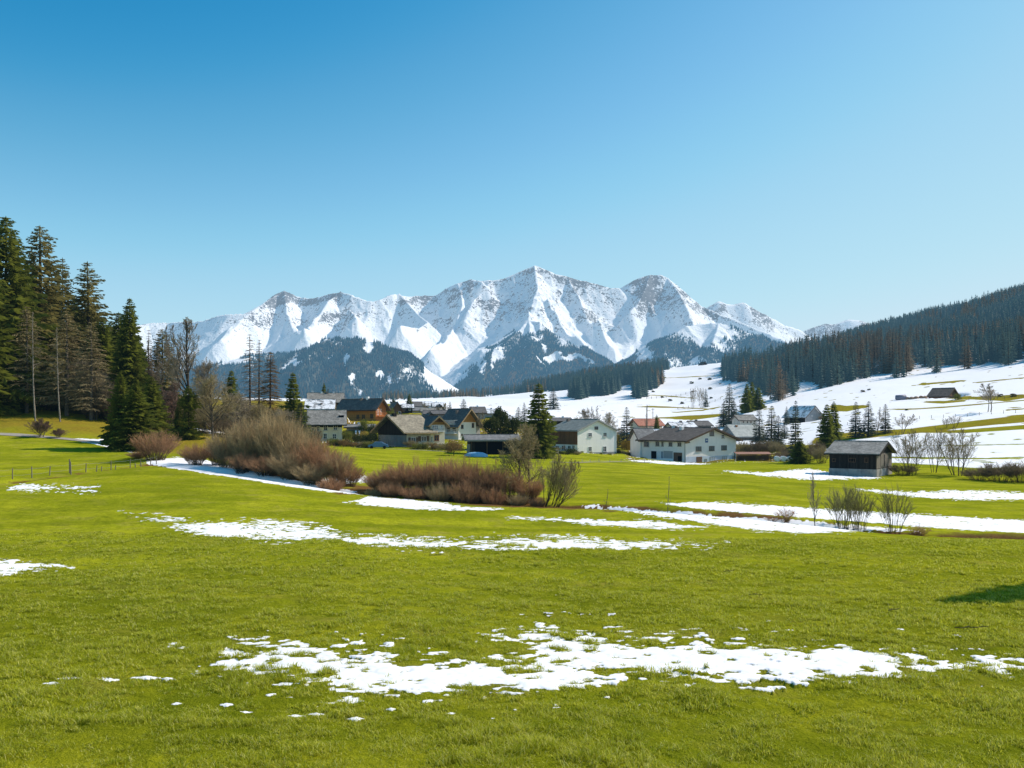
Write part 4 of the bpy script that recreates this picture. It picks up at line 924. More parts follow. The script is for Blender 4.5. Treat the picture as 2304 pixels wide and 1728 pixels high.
# ------------------------------------------------------------------ slope forests
def forest_points():
    """(x, y, height) of the firs of the two hill woods, nearest first"""
    r = np.random.default_rng(5); pts = []
    # right hill
    n = 26000; px = r.uniform(1625, 3000, n); D = np.sqrt(r.uniform(360**2, 1120**2, n))
    edge = np.interp(px, [1625, 1650, 1690, 1715, 1730, 1765, 1800, 1860, 1900, 1935, 1990, 2030, 2060, 2110, 2190, 2304, 3000], [690, 640, 600, 500, 410, 415, 470, 455, 440, 500, 480, 452, 500, 478, 470, 462, 455])
    edge = edge+14*np.sin(px/13.0)+9*np.sin(px/5.1)
    x = (px-CX)/F*D; rr = np.array(HR-F*H(x, D)/D)
    ok = D > edge
    ok &= ~((px > 1755) & (px < 1885+0) & (rr < 806+(1885-px)*.0) & (rr > 790-(px-1755)*.19) & (D > 780) & (D < 1010))
    ok &= ~((np.abs(px-2138) < 26) & (np.abs(rr-(724-(px-2138)*.25)) < 9))
    ok &= ~((np.hypot((px-1975)/16, (rr-826)/12) < 1) & (D < 620))
    ok &= ~((px < 1765) & (D > 860))
    ok &= (vnoise(x/28, D/28, 3) > .20) | (D > 720)
    ok &= (vnoise(x/55, D/90, 31) > .14)
    ok &= ~((px > 1765) & (px < 1900) & (D > 1060))
    hh = np.interp(D, [380, 500, 700, 1100], [17, 17.5, 15.5, 12])*r.uniform(.50, 1.2, n)*(.68+.64*vnoise(x/40, D/40, 8))
    m = ok & (px < 3000) & ((px < 2450) | (r.random(n) < .5)); pts.append(np.stack([x, D, hh], 1)[m])
    # wood on the left crest of the snow hill and the row that runs down to the village
    n = 5200; px = r.uniform(1175, 1520, n); D = r.uniform(560, 1010, n); x = (px-CX)/F*D
    rr = HR-F*H(x, D)/D
    a = (D > 820+np.interp(px, [1175, 1300, 1520], [50, 0, 110])) & (D < 985) & (px < 1505)
    b = (np.hypot((px-1352)/42, (D-690)/55) < 1) | (np.hypot((px-1455)/38, (D-760)/85) < 1) | (np.hypot((px-1302)/22, (D-640)/35) < 1) | (np.hypot((px-1440)/17, (D-612)/24) < 1) | (np.hypot((px-1400)/45, (D-800)/50) < 1)
    hh = np.where(b & ~a, r.uniform(11, 18, n), r.uniform(9, 15.5, n)); m = a | b
    m &= r.random(n) < .8; pts.append(np.stack([x, D, hh], 1)[m])
    n = 620; px = r.uniform(860, 1200, n); D = r.uniform(905, 1000, n)-np.clip((1000-px)*.3, 0, 60)
    pts.append(np.stack([(px-CX)/F*D, D, r.uniform(5, 12, n)*np.interp(px, [860, 1200], [.85, 1.0])], 1))
    n = 60; px = r.uniform(1500, 1640, n); D = r.uniform(985, 1040, n)
    pts.append(np.stack([(px-CX)/F*D, D, r.uniform(2, 6, n)], 1)[:14])
    return np.concatenate(pts)
def build_forest():
    pts = forest_points(); pts = pts[np.argsort(-pts[:, 2]/pts[:, 1])]
    z = H(pts[:, 0], pts[:, 1]); keys = ['far0', 'far1', 'far2', 'far3', 'farlarch0', 'farlarch1']
    px = CX+F*pts[:, 0]/pts[:, 1]; inside = (px > 1150) & (px < 2330)
    order = np.concatenate([np.where(inside)[0][:300], np.where(inside)[0][300:], np.where(~inside)[0]])
    n = len(order); print('forest trees', n)
    for i in order[:300]:
        x, y, h = pts[i]; lar = vnoise(np.array([x/45]), np.array([y/45]), 19)[0] > .6
        k = random.choice(keys[4:]) if lar and random.random() < .8 else random.choice(keys[:4])
        h0, r0, parts = PROTO[k]; s = h/h0
        o = empty('fir_tree', (x, y, float(z[i])-.2), random.random()*6.28, (s*1.12, s*1.12, s))
        for pn, me in parts.items(): obj(pn, me, o)
        if x > 150 or px[i] > 1600: tag(o, 'dark fir tree in the front ranks of the wood on the right hillside', 'tree', 'fir trees at the edge of the hillside wood')
        else: tag(o, 'dark fir tree in the small wood on the snowy hill behind the white houses', 'tree', 'fir trees of the wood on the snowy hill')
    rest = order[300:]; V = np.stack([pts[rest, 0], pts[rest, 1], z[rest]-.2], 1); hh = pts[rest, 2]
    lar = vnoise(V[:, 0]/45, V[:, 1]/45, 19) > .64
    kid = np.where(lar & (rng.random(len(rest)) < .75), 4+rng.integers(0, 2, len(rest)), rng.integers(0, 4, len(rest)))
    # merge low-detail firs into one mesh
    allV = []; allQ = []; allT = []; allH = []; base = 0
    SIMP = []
    for sd in range(4):
        rd = random.Random(300+sd); C = MB()
        for wv in range(9):
            t = .06+.9*wv/9; r0 = 2.9*(1-t)**.85
            for b in range(6):
                az = wv*1.3+b*1.047+rd.uniform(-.4, .4); L = r0*rd.uniform(.6, 1.15); zz = t*15
                dx, dy = math.cos(az), math.sin(az); w = L*.42+.25
                p = [(0, 0, zz+.6), (dx*L*.6-dy*w, dy*L*.6+dx*w, zz-L*.28-.3), (dx*L, dy*L, zz-L*.32-.5), (dx*L*.6+dy*w, dy*L*.6-dx*w, zz-L*.28-.3)]
                C.add(p, [(0, 1, 2, 3)], [.4, .8, 1, .8])
        C.add([(-.25, 0, 13), (.25, 0, 13), (0, 0, 15)], [(0, 1, 2)], [.5, .5, 1]); C.add([(0, -.25, 13), (0, .25, 13), (0, 0, 15)], [(0, 1, 2)], [.5, .5, 1])
        SIMP.append((np.array(C.v), np.array(C.q), np.array(C.t), np.array(C.h)))
    def merged(sel, name, mat, label, slim=1.0):
        Vs = []; Qs = []; Ts = []; Hs = []; Rv = []; base = 0; which = rng.integers(0, 4, len(sel))
        for w_ in range(4):
            s_ = sel[which == w_]; v, q, t, h = SIMP[w_]; m = len(s_)
            if not m: continue
            a = rng.uniform(0, 6.28, m)[:, None]; sc = (hh[s_]/15)[:, None]; sx = sc*slim*rng.uniform(.85, 1.2, (m, 1))
            X = (v[None, :, 0]*np.cos(a)-v[None, :, 1]*np.sin(a))*sx+V[s_, 0][:, None]; Y = (v[None, :, 0]*np.sin(a)+v[None, :, 1]*np.cos(a))*sx+V[s_, 1][:, None]
            Z = v[None, :, 2]*sc+V[s_, 2][:, None]; Vs.append(np.stack([X, Y, Z], -1).reshape(-1, 3))
            off = base+np.arange(m)[:, None, None]*len(v); Qs.append((q[None]+off).reshape(-1, 4)); Ts.append((t[None]+off).reshape(-1, 3)); Hs.append(np.tile(h, m)); Rv.append(np.repeat(rng.random(m)**2, len(v))); base += m*len(v)
        me = np_mesh(name, np.concatenate(Vs), np.concatenate(Qs), np.concatenate(Ts), mat=mat, attrs={'h': np.concatenate(Hs), 'v': np.concatenate(Rv)})
        tag(obj(name, me), label, 'forest', kind='stuff')
    idx = np.arange(len(rest))
    merged(idx[kid < 4], 'hillside_forest', M['firblue'], 'dark fir wood massed over the hillsides behind its front ranks', 1.15)
    merged(idx[kid >= 4], 'hillside_larches', M['larch'], 'grey brown leafless larches mixed through the hillside fir wood', 1.05)
# ------------------------------------------------------------------ buildings
def bmats():
    def plaster(name, c1, c2, stain=.25, haze=16000):
        s = N(name); P = s.objco(); n = s.noise(.8, 5, .65, P); f = s.noise(14, 3, .6, P); g = s.noise(1.5, 4, .6, s.mapv(P, (1.5, 1.5, .25)))
        c = s.mix(s.rng(n, .35, .7), c1, c2); c = s.mix(s.math('MULTIPLY', s.rng(g, .5, .75), stain), c, tuple(x*.55 for x in c2))
        M[name] = s.out(s.bsdf(c, .9, s.bump(f, .25, .02), .1), haze=haze)
    plaster('white_plaster', (0.93, 0.89, 0.85), (0.86, 0.83, 0.80), .14)
    plaster('cream_plaster', (0.84, 0.75, 0.60), (0.72, 0.63, 0.50), .30)
    plaster('old_plaster', (0.62, 0.58, 0.50), (0.46, 0.42, 0.36), .5)
    plaster('blue_plinth', (0.58, 0.66, 0.76), (0.50, 0.58, 0.70), .25)
    plaster('grey_plaster', (0.34, 0.35, 0.36), (0.26, 0.27, 0.29), .4)
    plaster('stone_plinth', (0.40, 0.38, 0.35), (0.24, 0.23, 0.22), .5)
    def wood(name, c1, c2, axis=0, w=.22, haze=16000):
        s = N(name); P = s.objco(); sep = s.node('ShaderNodeSeparateXYZ'); s.l.new(P, sep.inputs[0])
        xy = s.math('ADD', sep.outputs[0], s.math('MULTIPLY', sep.outputs[1], 1.0)); q = s.math('DIVIDE', xy if axis == 0 else sep.outputs[2], w)
        fl = s.math('FLOOR', q); fr = s.math('FRACT', q)
        wn = s.node('ShaderNodeTexWhiteNoise', noise_dimensions='1D'); s.l.new(fl, wn.inputs['W'])
        n = s.noise(2.5, 4, .7, s.mapv(P, (3, 3, .4)))
        c = s.mix(wn.outputs[0], c1, c2); c = s.mix(s.rng(n, .45, .7, 0, .6), c, tuple(x*.4 for x in c1))
        gap = s.rng(s.math('ABSOLUTE', s.math('SUBTRACT', fr, .5)), .42, .5); c = s.mix(s.math('MULTIPLY', gap, .75), c, tuple(x*.2 for x in c1))
        M[name] = s.out(s.bsdf(c, .8, s.bump(s.math('SUBTRACT', 1, gap), .5, .03), .15), haze=haze)
    wood('brown_boards', (0.145, 0.070, 0.034), (0.235, 0.115, 0.055)); wood('dark_boards', (0.014, 0.013, 0.012), (0.036, 0.033, 0.030))
    wood('weathered_boards', (0.15, 0.13, 0.105), (0.27, 0.24, 0.20)); wood('orange_boards', (0.50, 0.235, 0.065), (0.60, 0.30, 0.095), 1, .18)
    wood('red_boards', (0.46, 0.16, 0.05), (0.56, 0.22, 0.07), 0, .2); wood('tan_beam', (0.36, 0.25, 0.13), (0.45, 0.32, 0.18)); wood('honey_boards', (0.44, 0.215, 0.055), (0.54, 0.27, 0.075), 1, .2)
    wood('chalet_boards', (0.13, 0.075, 0.042), (0.20, 0.115, 0.065), 0, .25); wood('dark_beam', (0.085, 0.055, 0.035), (0.13, 0.085, 0.055))
    def roof(name, c1, c2, snow=0.0, ch=.33, haze=16000):
        s = N(name); P = s.objco(); v = s.node('ShaderNodeTexVoronoi'); v.inputs['Scale'].default_value = 2.6; s.l.new(s.mapv(P, (1, 1, 2.0)), v.inputs['Vector'])
        n = s.noise(.7, 5, .7, P); n2 = s.noise(5, 4, .7, P)
        sepc = s.node('ShaderNodeSeparateColor'); s.l.new(v.outputs['Color'], sepc.inputs[0])
        c = s.mix(sepc.outputs[0], c1, c2); c = s.mix(s.rng(n, .42, .68, 0, .65), c, tuple(x*.5 for x in c1)); c = s.mix(s.rng(n2, .6, .75, 0, .5), c, tuple(min(1, x*1.6) for x in c2))
        if snow: c = s.mix(s.rng(s.math('ADD', n, s.math('MULTIPLY', n2, .4)), .86-snow*.5, .92-snow*.5), c, (0.85, 0.86, 0.88))
        M[name] = s.out(s.bsdf(c, .75, s.bump(v.outputs['Distance'], .8, .05), .25), haze=haze)
    roof('grey_shingle_roof', (0.17, 0.165, 0.16), (0.27, 0.265, 0.25)); roof('brown_tile_roof', (0.095, 0.075, 0.060), (0.16, 0.13, 0.105)); roof('tan_shingle_roof', (0.23, 0.20, 0.145), (0.40, 0.35, 0.25))
    roof('pale_metal_roof', (0.42, 0.43, 0.39), (0.50, 0.51, 0.46)); roof('slate_roof', (0.115, 0.105, 0.098), (0.185, 0.17, 0.155)); roof('weathered_shake_roof', (0.20, 0.195, 0.175), (0.36, 0.345, 0.31))
    roof('snowy_grey_roof', (0.20, 0.20, 0.20), (0.30, 0.30, 0.30), .45); roof('red_tile_roof', (0.42, 0.16, 0.10), (0.55, 0.24, 0.15)); roof('green_grey_roof', (0.20, 0.22, 0.20), (0.27, 0.29, 0.26)); roof('stone_slab_roof', (0.19, 0.18, 0.155), (0.33, 0.31, 0.27), 0)
    def plain(name, c, r=.7, spec=.3, var=.3):
        s = N(name); n = s.noise(3, 4, .6, s.objco()); M[name] = s.out(s.bsdf(s.mix(s.rng(n, .3, .7, 0, var), c, tuple(x*.6 for x in c)), r, None, spec), haze=16000)
    plain('window_glass', (0.030, 0.040, 0.055), .12, .6); plain('pale_glass', (0.16, 0.18, 0.18), .2, .5); plain('white_paint', (.78, .78, .77)); plain('brown_frame', (0.13, 0.075, 0.045)); plain('grey_frame', (.32, .32, .31))
    plain('opening_dark', (0.012, 0.012, 0.014), .9, 0); plain('door_brown', (0.16, 0.085, 0.055)); plain('door_grey', (.30, .33, .36)); plain('door_orange', (.48, .20, .08)); plain('metal_grey', (.36, .37, .38), .4, .5); plain('chimney_brick', (.26, .20, .17)); plain('snow_white', (.86, .86, .87), .8, .1, .15)
    plain('blue_tarp', (.10, .22, .45), .45); plain('light_blue_tarp', (.30, .55, .78), .4); plain('car_white', (.78, .78, .78), .25, .6, .1); plain('tyre', (.02, .02, .02), .8); plain('red_sheet', (.34, .17, .11), .7); plain('log_wood', (.34, .22, .14), .85); plain('blue_sign', (.06, .12, .30), .5)
    plain('concrete', (.40, .39, .36), .9, .1); plain('gravel', (.42, .38, .31), .95, .05, .6); plain('tarp_grey', (.20, .20, .25), .6); plain('fence_wood', (.25, .21, .16), .9, .1, .6); plain('pale_fence_wood', (.50, .45, .36), .9, .1, .4)

def cropA(x, y): return 660+x/4.809, 840+y/4.809
def cropB(x, y): return 1040+x/4.809, 840+y/4.809
def cropC(x, y): return 1400+x/4.809, 840+y/4.809
def cropD(x, y): return 1800+x/4.389, 820+y/4.389
def cropE(x, y): return 1640+x/10.05, 900+y/10.05
def cropF(x, y): return 860+x/11.06, 880+y/11.06
def ident(x, y): return x, y

class House:
    """a gabled building set by the pixel of its near corner and its distance; right face runs along +X, left face along +Y"""
    def __init__(s, name, label, cat, corner, D, base, theta, right=None, left=None, w=None, l=None, eave=None, apex=None, he=None, hr=None,
                 gable='right', wall='white_plaster', roof='grey_shingle_roof', over=.7, thick=.22, crop=ident, group=None, fascia='dark_beam', sink=2.0, hip=0.0):
        s.crop = crop; s.D = D; th = R(theta); s.th = th
        s.k = (corner-CX)/F; s.A = np.array([s.k*D, D]); s.z = (HR-base)/F*D
        s.r = np.array([math.cos(th), math.sin(th)]); s.lv = np.array([-math.sin(th), math.cos(th)])
        def reach(px, d):
            k = (px-CX)/F; return (k*s.A[1]-s.A[0])/(d[0]-k*d[1])
        s.w = w or reach(right, s.r); s.l = l or reach(left, s.lv)
        assert .5 < s.w < 60 and .5 < s.l < 60, (name, label, s.w, s.l)
        s.he = he or (HR-eave)/F*D-s.z; 
        if hr: s.hr = hr
        else:
            m = (s.A+s.r*s.w/2) if gable == 'right' else (s.A+s.lv*s.l/2)
            s.hr = (HR-apex)/F*m[1]-s.z
        assert s.hr > s.he, (label, s.he, s.hr)
        s.gable = gable; s.over = over
        s.root = empty(name, (s.A[0], s.A[1], s.z), th); tag(s.root, label, cat, group)
        w_, l_, he_, hr_ = s.w, s.l, s.he, s.hr
        c = s.A+s.r*w_/2+s.lv*l_/2; PADS.append((c[0], c[1], max(w_, l_)*.62, s.z-.05))
        m = MB()
        if gable == 'right': m.prism([(0, 0, -sink), (w_, 0, -sink), (w_, 0, he_), (w_/2, 0, hr_-.02), (0, 0, he_)], (0, l_, 0))
        else: m.prism([(0, l_, -sink), (0, 0, -sink), (0, 0, he_), (0, l_/2, hr_-.02), (0, l_, he_)], (w_, 0, 0))
        obj('wall', m.mesh('wall', M[wall]), s.root)
        # roof: two thick slopes with overhang
        half = (w_ if gable == 'right' else l_)/2; ln = l_ if gable == 'right' else w_
        sl = (hr_-he_)/half; o = over; m = MB(); t = thick
        for sg in (-1, 1):
            x0, x1 = half-sg*0, half+sg*(half+o)
            z0, z1 = hr_+.05, hr_+.05-sl*(half+o)
            poly = [(x0, z0), (x1, z1), (x1, z1+t), (x0, z0+t*1.15)]
            if gable == 'right': m.prism([(a, -o*1.1, b) for a, b in poly], (0, ln+2.2*o, 0))
            else: m.prism([(-o*1.1, a, b) for a, b in poly], (ln+2.2*o, 0, 0))
        s.roof = obj('roof', m.mesh('roof', M[roof]), s.root)
        m = MB(); e = .05
        for sg in (-1, 1):   # barge boards
            for end in (-o*1.1-.06, ln+1.1*o):
                x0, x1 = half, half+sg*(half+o+.03); z0, z1 = hr_+.0, hr_-sl*(half+o+.03)
                poly = [(x0, z0-.12), (x1, z1-.12), (x1, z1+t+.02), (x0, z0+t+.05)]
                if gable == 'right': m.prism([(a, end, b) for a, b in poly], (0, .06, 0))
                else: m.prism([(end, a, b) for a, b in poly], (.06, 0, 0))
            x1 = half+sg*(half+o+.04); z1 = hr_-sl*(half+o)   # gutter
            if gable == 'right': m.box(min(x1, x1+sg*.1), max(x1, x1+sg*.1), -o, ln+o, z1-.02, z1+.14)
            else: m.box(-o, ln+o, min(x1, x1+sg*.1), max(x1, x1+sg*.1), z1-.02, z1+.14)
        obj('fascia', m.mesh('fascia', M[fascia]), s.root)
        m = MB()
        if gable == 'right': m.box(half-.14, half+.14, -o, ln+o, hr_+t*.9, hr_+t*1.15+.14)
        else: m.box(-o, ln+o, half-.14, half+.14, hr_+t*.9, hr_+t*1.15+.14)
        obj('ridge_cap', m.mesh('ridge_cap', M[roof]), s.roof)
    def hit(s, face, px, row):
        """pixel -> (u, v) on a face"""
        d = s.r if face == 'right' else s.lv; k = (px-CX)/F
        u = (k*s.A[1]-s.A[0])/(d[0]-k*d[1]); y = s.A[1]+u*d[1]; return u, (HR-row)/F*y-s.z
    def rect(s, face, x, y, w, h):
        """photo-crop rectangle centre/size -> u0,u1,v0,v1"""
        p0 = s.crop(x-w/2, y-h/2); p1 = s.crop(x+w/2, y+h/2); a = s.hit(face, *p0); b = s.hit(face, *p1)
        return min(a[0], b[0]), max(a[0], b[0]), min(a[1], b[1]), max(a[1], b[1])
    def slab(s, name, face, u0, u1, v0, v1, d0, d1, mat, parent=None):
        m = MB()
        if face == 'right': m.box(u0, u1, -d1, -d0, v0, v1)
        elif face == 'left': m.box(-d1, -d0, u0, u1, v0, v1)
        return obj(name, m.mesh(name, M[mat]), parent or s.root)
    def window(s, face, u0, u1, v0, v1, frame='white_paint', glass='window_glass', bars=(1, 1), sill=True, shutters=None, name='window', fw=.09):
        m = MB()
        def bx(a, b, c, d, e, f):
            if face == 'right': m.box(a, b, -f, -e, c, d)
            else: m.box(-f, -e, a, b, c, d)
        t = fw
        bx(u0, u1, v0, v0+t, .0, .09); bx(u0, u1, v1-t, v1, .0, .09); bx(u0, u0+t, v0+t, v1-t, .0, .09); bx(u1-t, u1, v0+t, v1-t, .0, .09)
        for i in range(bars[0]): c = u0+(u1-u0)*(i+1)/(bars[0]+1); bx(c-.03, c+.03, v0+t, v1-t, .015, .07)
        for i in range(bars[1]): c = v0+(v1-v0)*(i+1)/(bars[1]+1); bx(u0+t, u1-t, c-.025, c+.025, .017, .065)
        o = obj(name, m.mesh(name, M[frame]), s.root)
        s.slab('pane', face, u0+t, u1-t, v0+t, v1-t, .003, .013, glass, o)
        if sill: s.slab('sill', face, u0-.1, u1+.1, v0-.08, v0-.002, .0, .17, 'grey_frame', o)
        if shutters:
            for a, b in ((u0-.5*(u1-u0)-.02, u0-.02), (u1+.02, u1+.5*(u1-u0)+.02)): s.slab('shutter', face, a, b, v0, v1, .0, .05, shutters, o)
        return o
    def wins(s, face, lst, **k):
        for q in lst: s.window(face, *s.rect(face, *q), **k)
    def gable_clad(s, mat, v0=None, inset=.0, name='gable_boarding', face=None):
        v0 = s.he if v0 is None else v0; half = (s.w if s.gable == 'right' else s.l)/2; W = half*2; sl = (s.hr-s.he)/half; m = MB()
        poly = [(0, v0), (W, v0), (W, max(s.he, v0)), (half, s.hr-.03), (0, max(s.he, v0))]
        if v0 >= s.he-.01: dx = (v0-s.he)/sl; poly = [(dx, v0), (W-dx, v0), (half, s.hr-.03)]
        if s.gable == 'right': m.prism([(a, -.06, b) for a, b in poly], (0, .058, 0))
        else: m.prism([(-.06, a, b) for a, b in reversed(poly)], (.058, 0, 0))
        return obj(name, m.mesh(name, M[mat]), s.root)
    def chimney(s, fr, fa, h=1.2, w=.7, mat='chimney_brick', cap='grey_frame'):
        """fr along the ridge 0..1, fa across 0..1"""
        half = (s.w if s.gable == 'right' else s.l)/2; ln = s.l if s.gable == 'right' else s.w; a = ln*fr; b = half*2*fa
        zt = s.hr-(s.hr-s.he)*abs(b-half)/half; m = MB(); c = MB()
        X, Y = (b, a) if s.gable == 'right' else (a, b)
        m.box(X-w/2, X+w/2, Y-w/2, Y+w/2, zt-.6, zt+h); c.box(X-w*.65, X+w*.65, Y-w*.65, Y+w*.65, zt+h, zt+h+.12)
        o = obj('chimney', m.mesh('chimney', M[mat]), s.roof); 
        return o
    def balcony(s, face, u0, u1, v, depth=1.1, mat='tan_beam', rail=.95, floor='tan_beam'):
        m = MB()
        def bx(a, b, e, f, c, d):
            if face == 'right': m.box(a, b, -f, -e, c, d)
            else: m.box(-f, -e, a, b, c, d)
        bx(u0, u1, 0, depth, v-.16, v)
        bx(u0, u1, depth-.06, depth, v+rail-.08, v+rail); bx(u0, u1, depth-.05, depth-.01, v+.08, v+.16)
        n = max(3, int((u1-u0)/.28))
        for i in range(n+1): a = u0+(u1-u0-.05)*i/n; bx(a, a+.05, depth-.045, depth-.015, v+.16, v+rail-.08)
        for a in (u0, u1-.06): bx(a, a+.06, .0, depth-.06, v+rail-.08, v+rail)
        return obj('balcony', m.mesh('balcony', M[mat]), s.root)

def build_houses():
    # 1 big white farmhouse
    h = House('farmhouse', 'big white three storey farmhouse with a dark brown tiled roof', 'house', 1543, 195, 1041, 35, right=1656, left=1445, eave=991, apex=965, wall='white_plaster', roof='brown_tile_roof', over=1.1, crop=cropC, fascia='dark_beam')
    h.wins('right', [(825,817,60,50),(967,812,58,50),(1100,805,58,50)], frame='brown_frame', glass='pale_glass', bars=(1, 0))
    h.wins('right', [(968,652,46,50)], frame='brown_frame', glass='pale_glass'); h.wins('right', [(1088,683,30,38)], frame='white_paint')
    h.wins('right', [(973,927,50,45),(1105,920,50,42),(902,940,24,30)], frame='grey_frame')
    o = h.slab('door', 'right', *h.rect('right', 832, 940, 62, 74), .0, .06, 'door_brown'); a = h.rect('right', 832, 940, 62, 74); h.slab('handle', 'right', a[1]-.25, a[1]-.15, (a[2]+a[3])/2, (a[2]+a[3])/2+.12, .06, .1, 'metal_grey', o)
    h.slab('door', 'right', *h.rect('right', 1205, 930, 32, 70), .0, .05, 'door_grey')
    h.slab('blue_plinth', 'right', 0.02, h.w-.02, -1.0, h.hit('right', *cropC(980, 893))[1], .0, .018, 'blue_plinth')
    a = h.rect('right', 912, 727, 30, 44); o = h.slab('wall_ornament', 'right', *a, .0, .05, 'blue_sign'); h.slab('inlay', 'right', a[0]+.25, a[1]-.2, a[2]+.4, a[3]-.3, .052, .07, 'white_paint', o)
    h.wins('left', [(263,765,55,60),(382,763,40,50),(437,765,22,50),(523,768,38,46),(620,768,40,46)], frame='grey_frame', bars=(1, 0))
    h.slab('stable_opening', 'left', *h.rect('left', 342, 882, 56, 84), .0, .04, 'opening_dark'); h.slab('door', 'left', *h.rect('left', 396, 882, 42, 80), .0, .09, 'white_paint')
    h.slab('door', 'left', *h.rect('left', 432, 882, 20, 76), .0, .05, 'door_grey'); h.slab('sheet_panel', 'left', *h.rect('left', 497, 880, 100, 84), .0, .05, 'metal_grey')
    h.slab('barn_door', 'left', *h.rect('left', 602, 905, 92, 100), .0, .05, 'door_brown'); h.slab('stable_opening', 'left', *h.rect('left', 625, 925, 40, 60), .052, .07, 'opening_dark')
    m = MB(); m.tube([(-.12, .25, h.he-.2), (-.12, .25, .1)], [.07, .07], 6); obj('downpipe', m.mesh('downpipe', M['metal_grey']), h.root)
    h.chimney(.55, .40, 1.0, .8, 'white_plaster'); h.chimney(.86, .55, .9, .6)
    m = MB(); m.tube([(-.5, -1.6, h.he-.35), (-.2, -.2, h.he-.55)], [.2, .22], 6, cap=True); obj('purlin_end', m.mesh('purlin_end', M['tan_beam']), h.root)
    # lean-to annexe with grey roof behind left end
    # 2 white house with brown wood side
    h = House('house', 'white house with a brown boarded side right of the big dark spruce', 'house', 1299.5, 200, 1023, 36, right=1386, left=1236, eave=969, apex=946, roof='green_grey_roof', over=.45, crop=cropB, fascia='grey_frame')
    h.wins('right', [(1382,665,42,42),(1543,663,38,40),(1382,818,38,48),(1540,818,38,56)], frame='white_paint', bars=(1, 1)); h.wins('right', [(1450,592,38,34)], frame='brown_frame', bars=(0, 0), sill=False)
    v = h.hit('left', *cropB(1240, 772))[1]; h.slab('side_boarding', 'left', .0, h.l, v, h.he-.02, .0, .12, 'brown_boards')
    h.wins('left', [(1030,808,40,52),(1098,806,40,50),(1160,812,34,60),(1206,808,30,60)], frame='white_paint', bars=(1, 1)); h.slab('plinth', 'right', .01, h.w-.01, -1, .45, .0, .04, 'grey_plaster')
    m = MB(); m.tube([(h.w+.12, -.1, h.he-.3), (h.w+.05, -.1, .2)], [.06, .06], 5); obj('downpipe', m.mesh('downpipe', M['white_paint']), h.root)
    h.chimney(.9, .42, .8, .7)
    # 3 black gabled house, 3b cream extension
    h = House('house', 'old house with a black shaded gable, cream side wall and shingled roof above the garden', 'house', 915.5, 185, 1005, 38, right=968, left=851, eave=969, apex=936, gable='left', wall='old_plaster', roof='tan_shingle_roof', over=1.3, crop=cropA, fascia='tan_beam')
    h.wins('right', [(1297,720,52,54),(1410,708,58,56)], frame='white_paint', glass='window_glass', bars=(1, 0), shutters='brown_frame')
    vv = h.hit('left', *cropA(1080, 668))[1]; h.gable_clad('dark_boards', vv)
    h.slab('glazed_wall', 'left', .1, h.l-.1, .1, vv-.03, .0, .03, 'grey_plaster')
    for x in (985, 1040, 1100, 1150, 1195): h.window('left', *h.rect('left', x, 728, 40, 100), frame='grey_frame', glass='window_glass', bars=(0, 1), sill=False)
    h.chimney(.04, .46, .9, .8, 'dark_boards')
    h = House('house', 'cream two storey house with a honey wood upper band', 'house', 968.5, 189, 1000, 30, right=1000.5, l=9.0, eave=953, apex=938, wall='cream_plaster', roof='slate_roof', over=.8, crop=cropA, fascia='tan_beam')
    h.slab('upper_boarding', 'right', .02, h.w-.02, h.hit('right', *cropA(1550, 556))[1], h.he+.3, .0, .07, 'honey_boards'); h.gable_clad('brown_boards', h.he+.3)
    h.wins('right', [(1550,700,52,66)], frame='door_orange', bars=(1, 1)); h.wins('right', [(1497,712,20,60)], frame='white_paint', bars=(0, 1)); h.wins('right', [(1535,584,64,46),(1605,584,24,46)], frame='white_paint', bars=(2, 0), fw=.12)
    h.balcony('right', .3, h.w-.3, h.hit('right', *cropA(1550, 625))[1], .9, 'white_paint')
    # 4 orange gabled house
    h = House('house', 'white house with a bright orange gable and grey slate roof, right of the cream house', 'house', 1031.5, 215, 989, 44, right=1071, left=999, eave=949, apex=922, wall='white_plaster', roof='slate_roof', over=1.5, crop=cropA, fascia='tan_beam')
    h.gable_clad('orange_boards', h.he-.1); h.wins('right', [(1827,578,24,42),(1942,563,22,50),(1823,665,14,22)], frame='brown_frame', glass='window_glass', bars=(0, 0))
    for v in (1.6, 4.0): h.balcony('left', .2, h.l-.2, v, 1.2, 'white_paint')
    h.wins('left', [(1680,610,30,40),(1740,606,30,40)], frame='brown_frame', bars=(0, 0), sill=False); h.chimney(.5, .35, .8); h.chimney(.8, .6, .7)
    m = MB(); m.box(h.w+.02, h.w+1.6, .2, 5.5, -.5, h.he-1.2); obj('stone_annexe', m.mesh('stone_annexe', M['stone_plinth']), h.root)
    # 5 brown chalet
    h = House('chalet', 'honey brown wooden chalet with an orange gable at the back of the village', 'house', 845, 236, 947, 58, right=868, left=763, eave=916, apex=899, wall='honey_boards', roof='slate_roof', over=1.0, crop=cropA, fascia='dark_beam')
    h.gable_clad('red_boards', .2, name='gable_boarding'); h.wins('right', [(912,420,18,60),(945,415,18,60)], frame='white_paint', bars=(0, 1), sill=False); h.balcony('right', .4, h.w-.4, h.hit('right', *cropA(930, 462))[1], .9, 'red_boards')
    h.slab('painted_eave_shade', 'left', .1, h.l-.1, h.he-1.1, h.he-.05, .0, .08, 'dark_boards'); h.wins('left', [(700,470,30,46),(760,470,34,50),(850,465,34,50)], frame='brown_frame', bars=(1, 0), sill=False); h.chimney(.35, .5, .9, .7, 'snow_white'); h.chimney(.5, .45, .7)  # the dark slab on the left face paints the shade below the eave
    # 6 left white house
    h = House('house', 'cream white house with a speckled grey roof behind the big tan bushes', 'house', 700, 186, 992, 12, right=770, l=8.5, eave=952, apex=925, gable='left', wall='cream_plaster', roof='weathered_shake_roof', over=.9, crop=cropA, fascia='dark_boards')
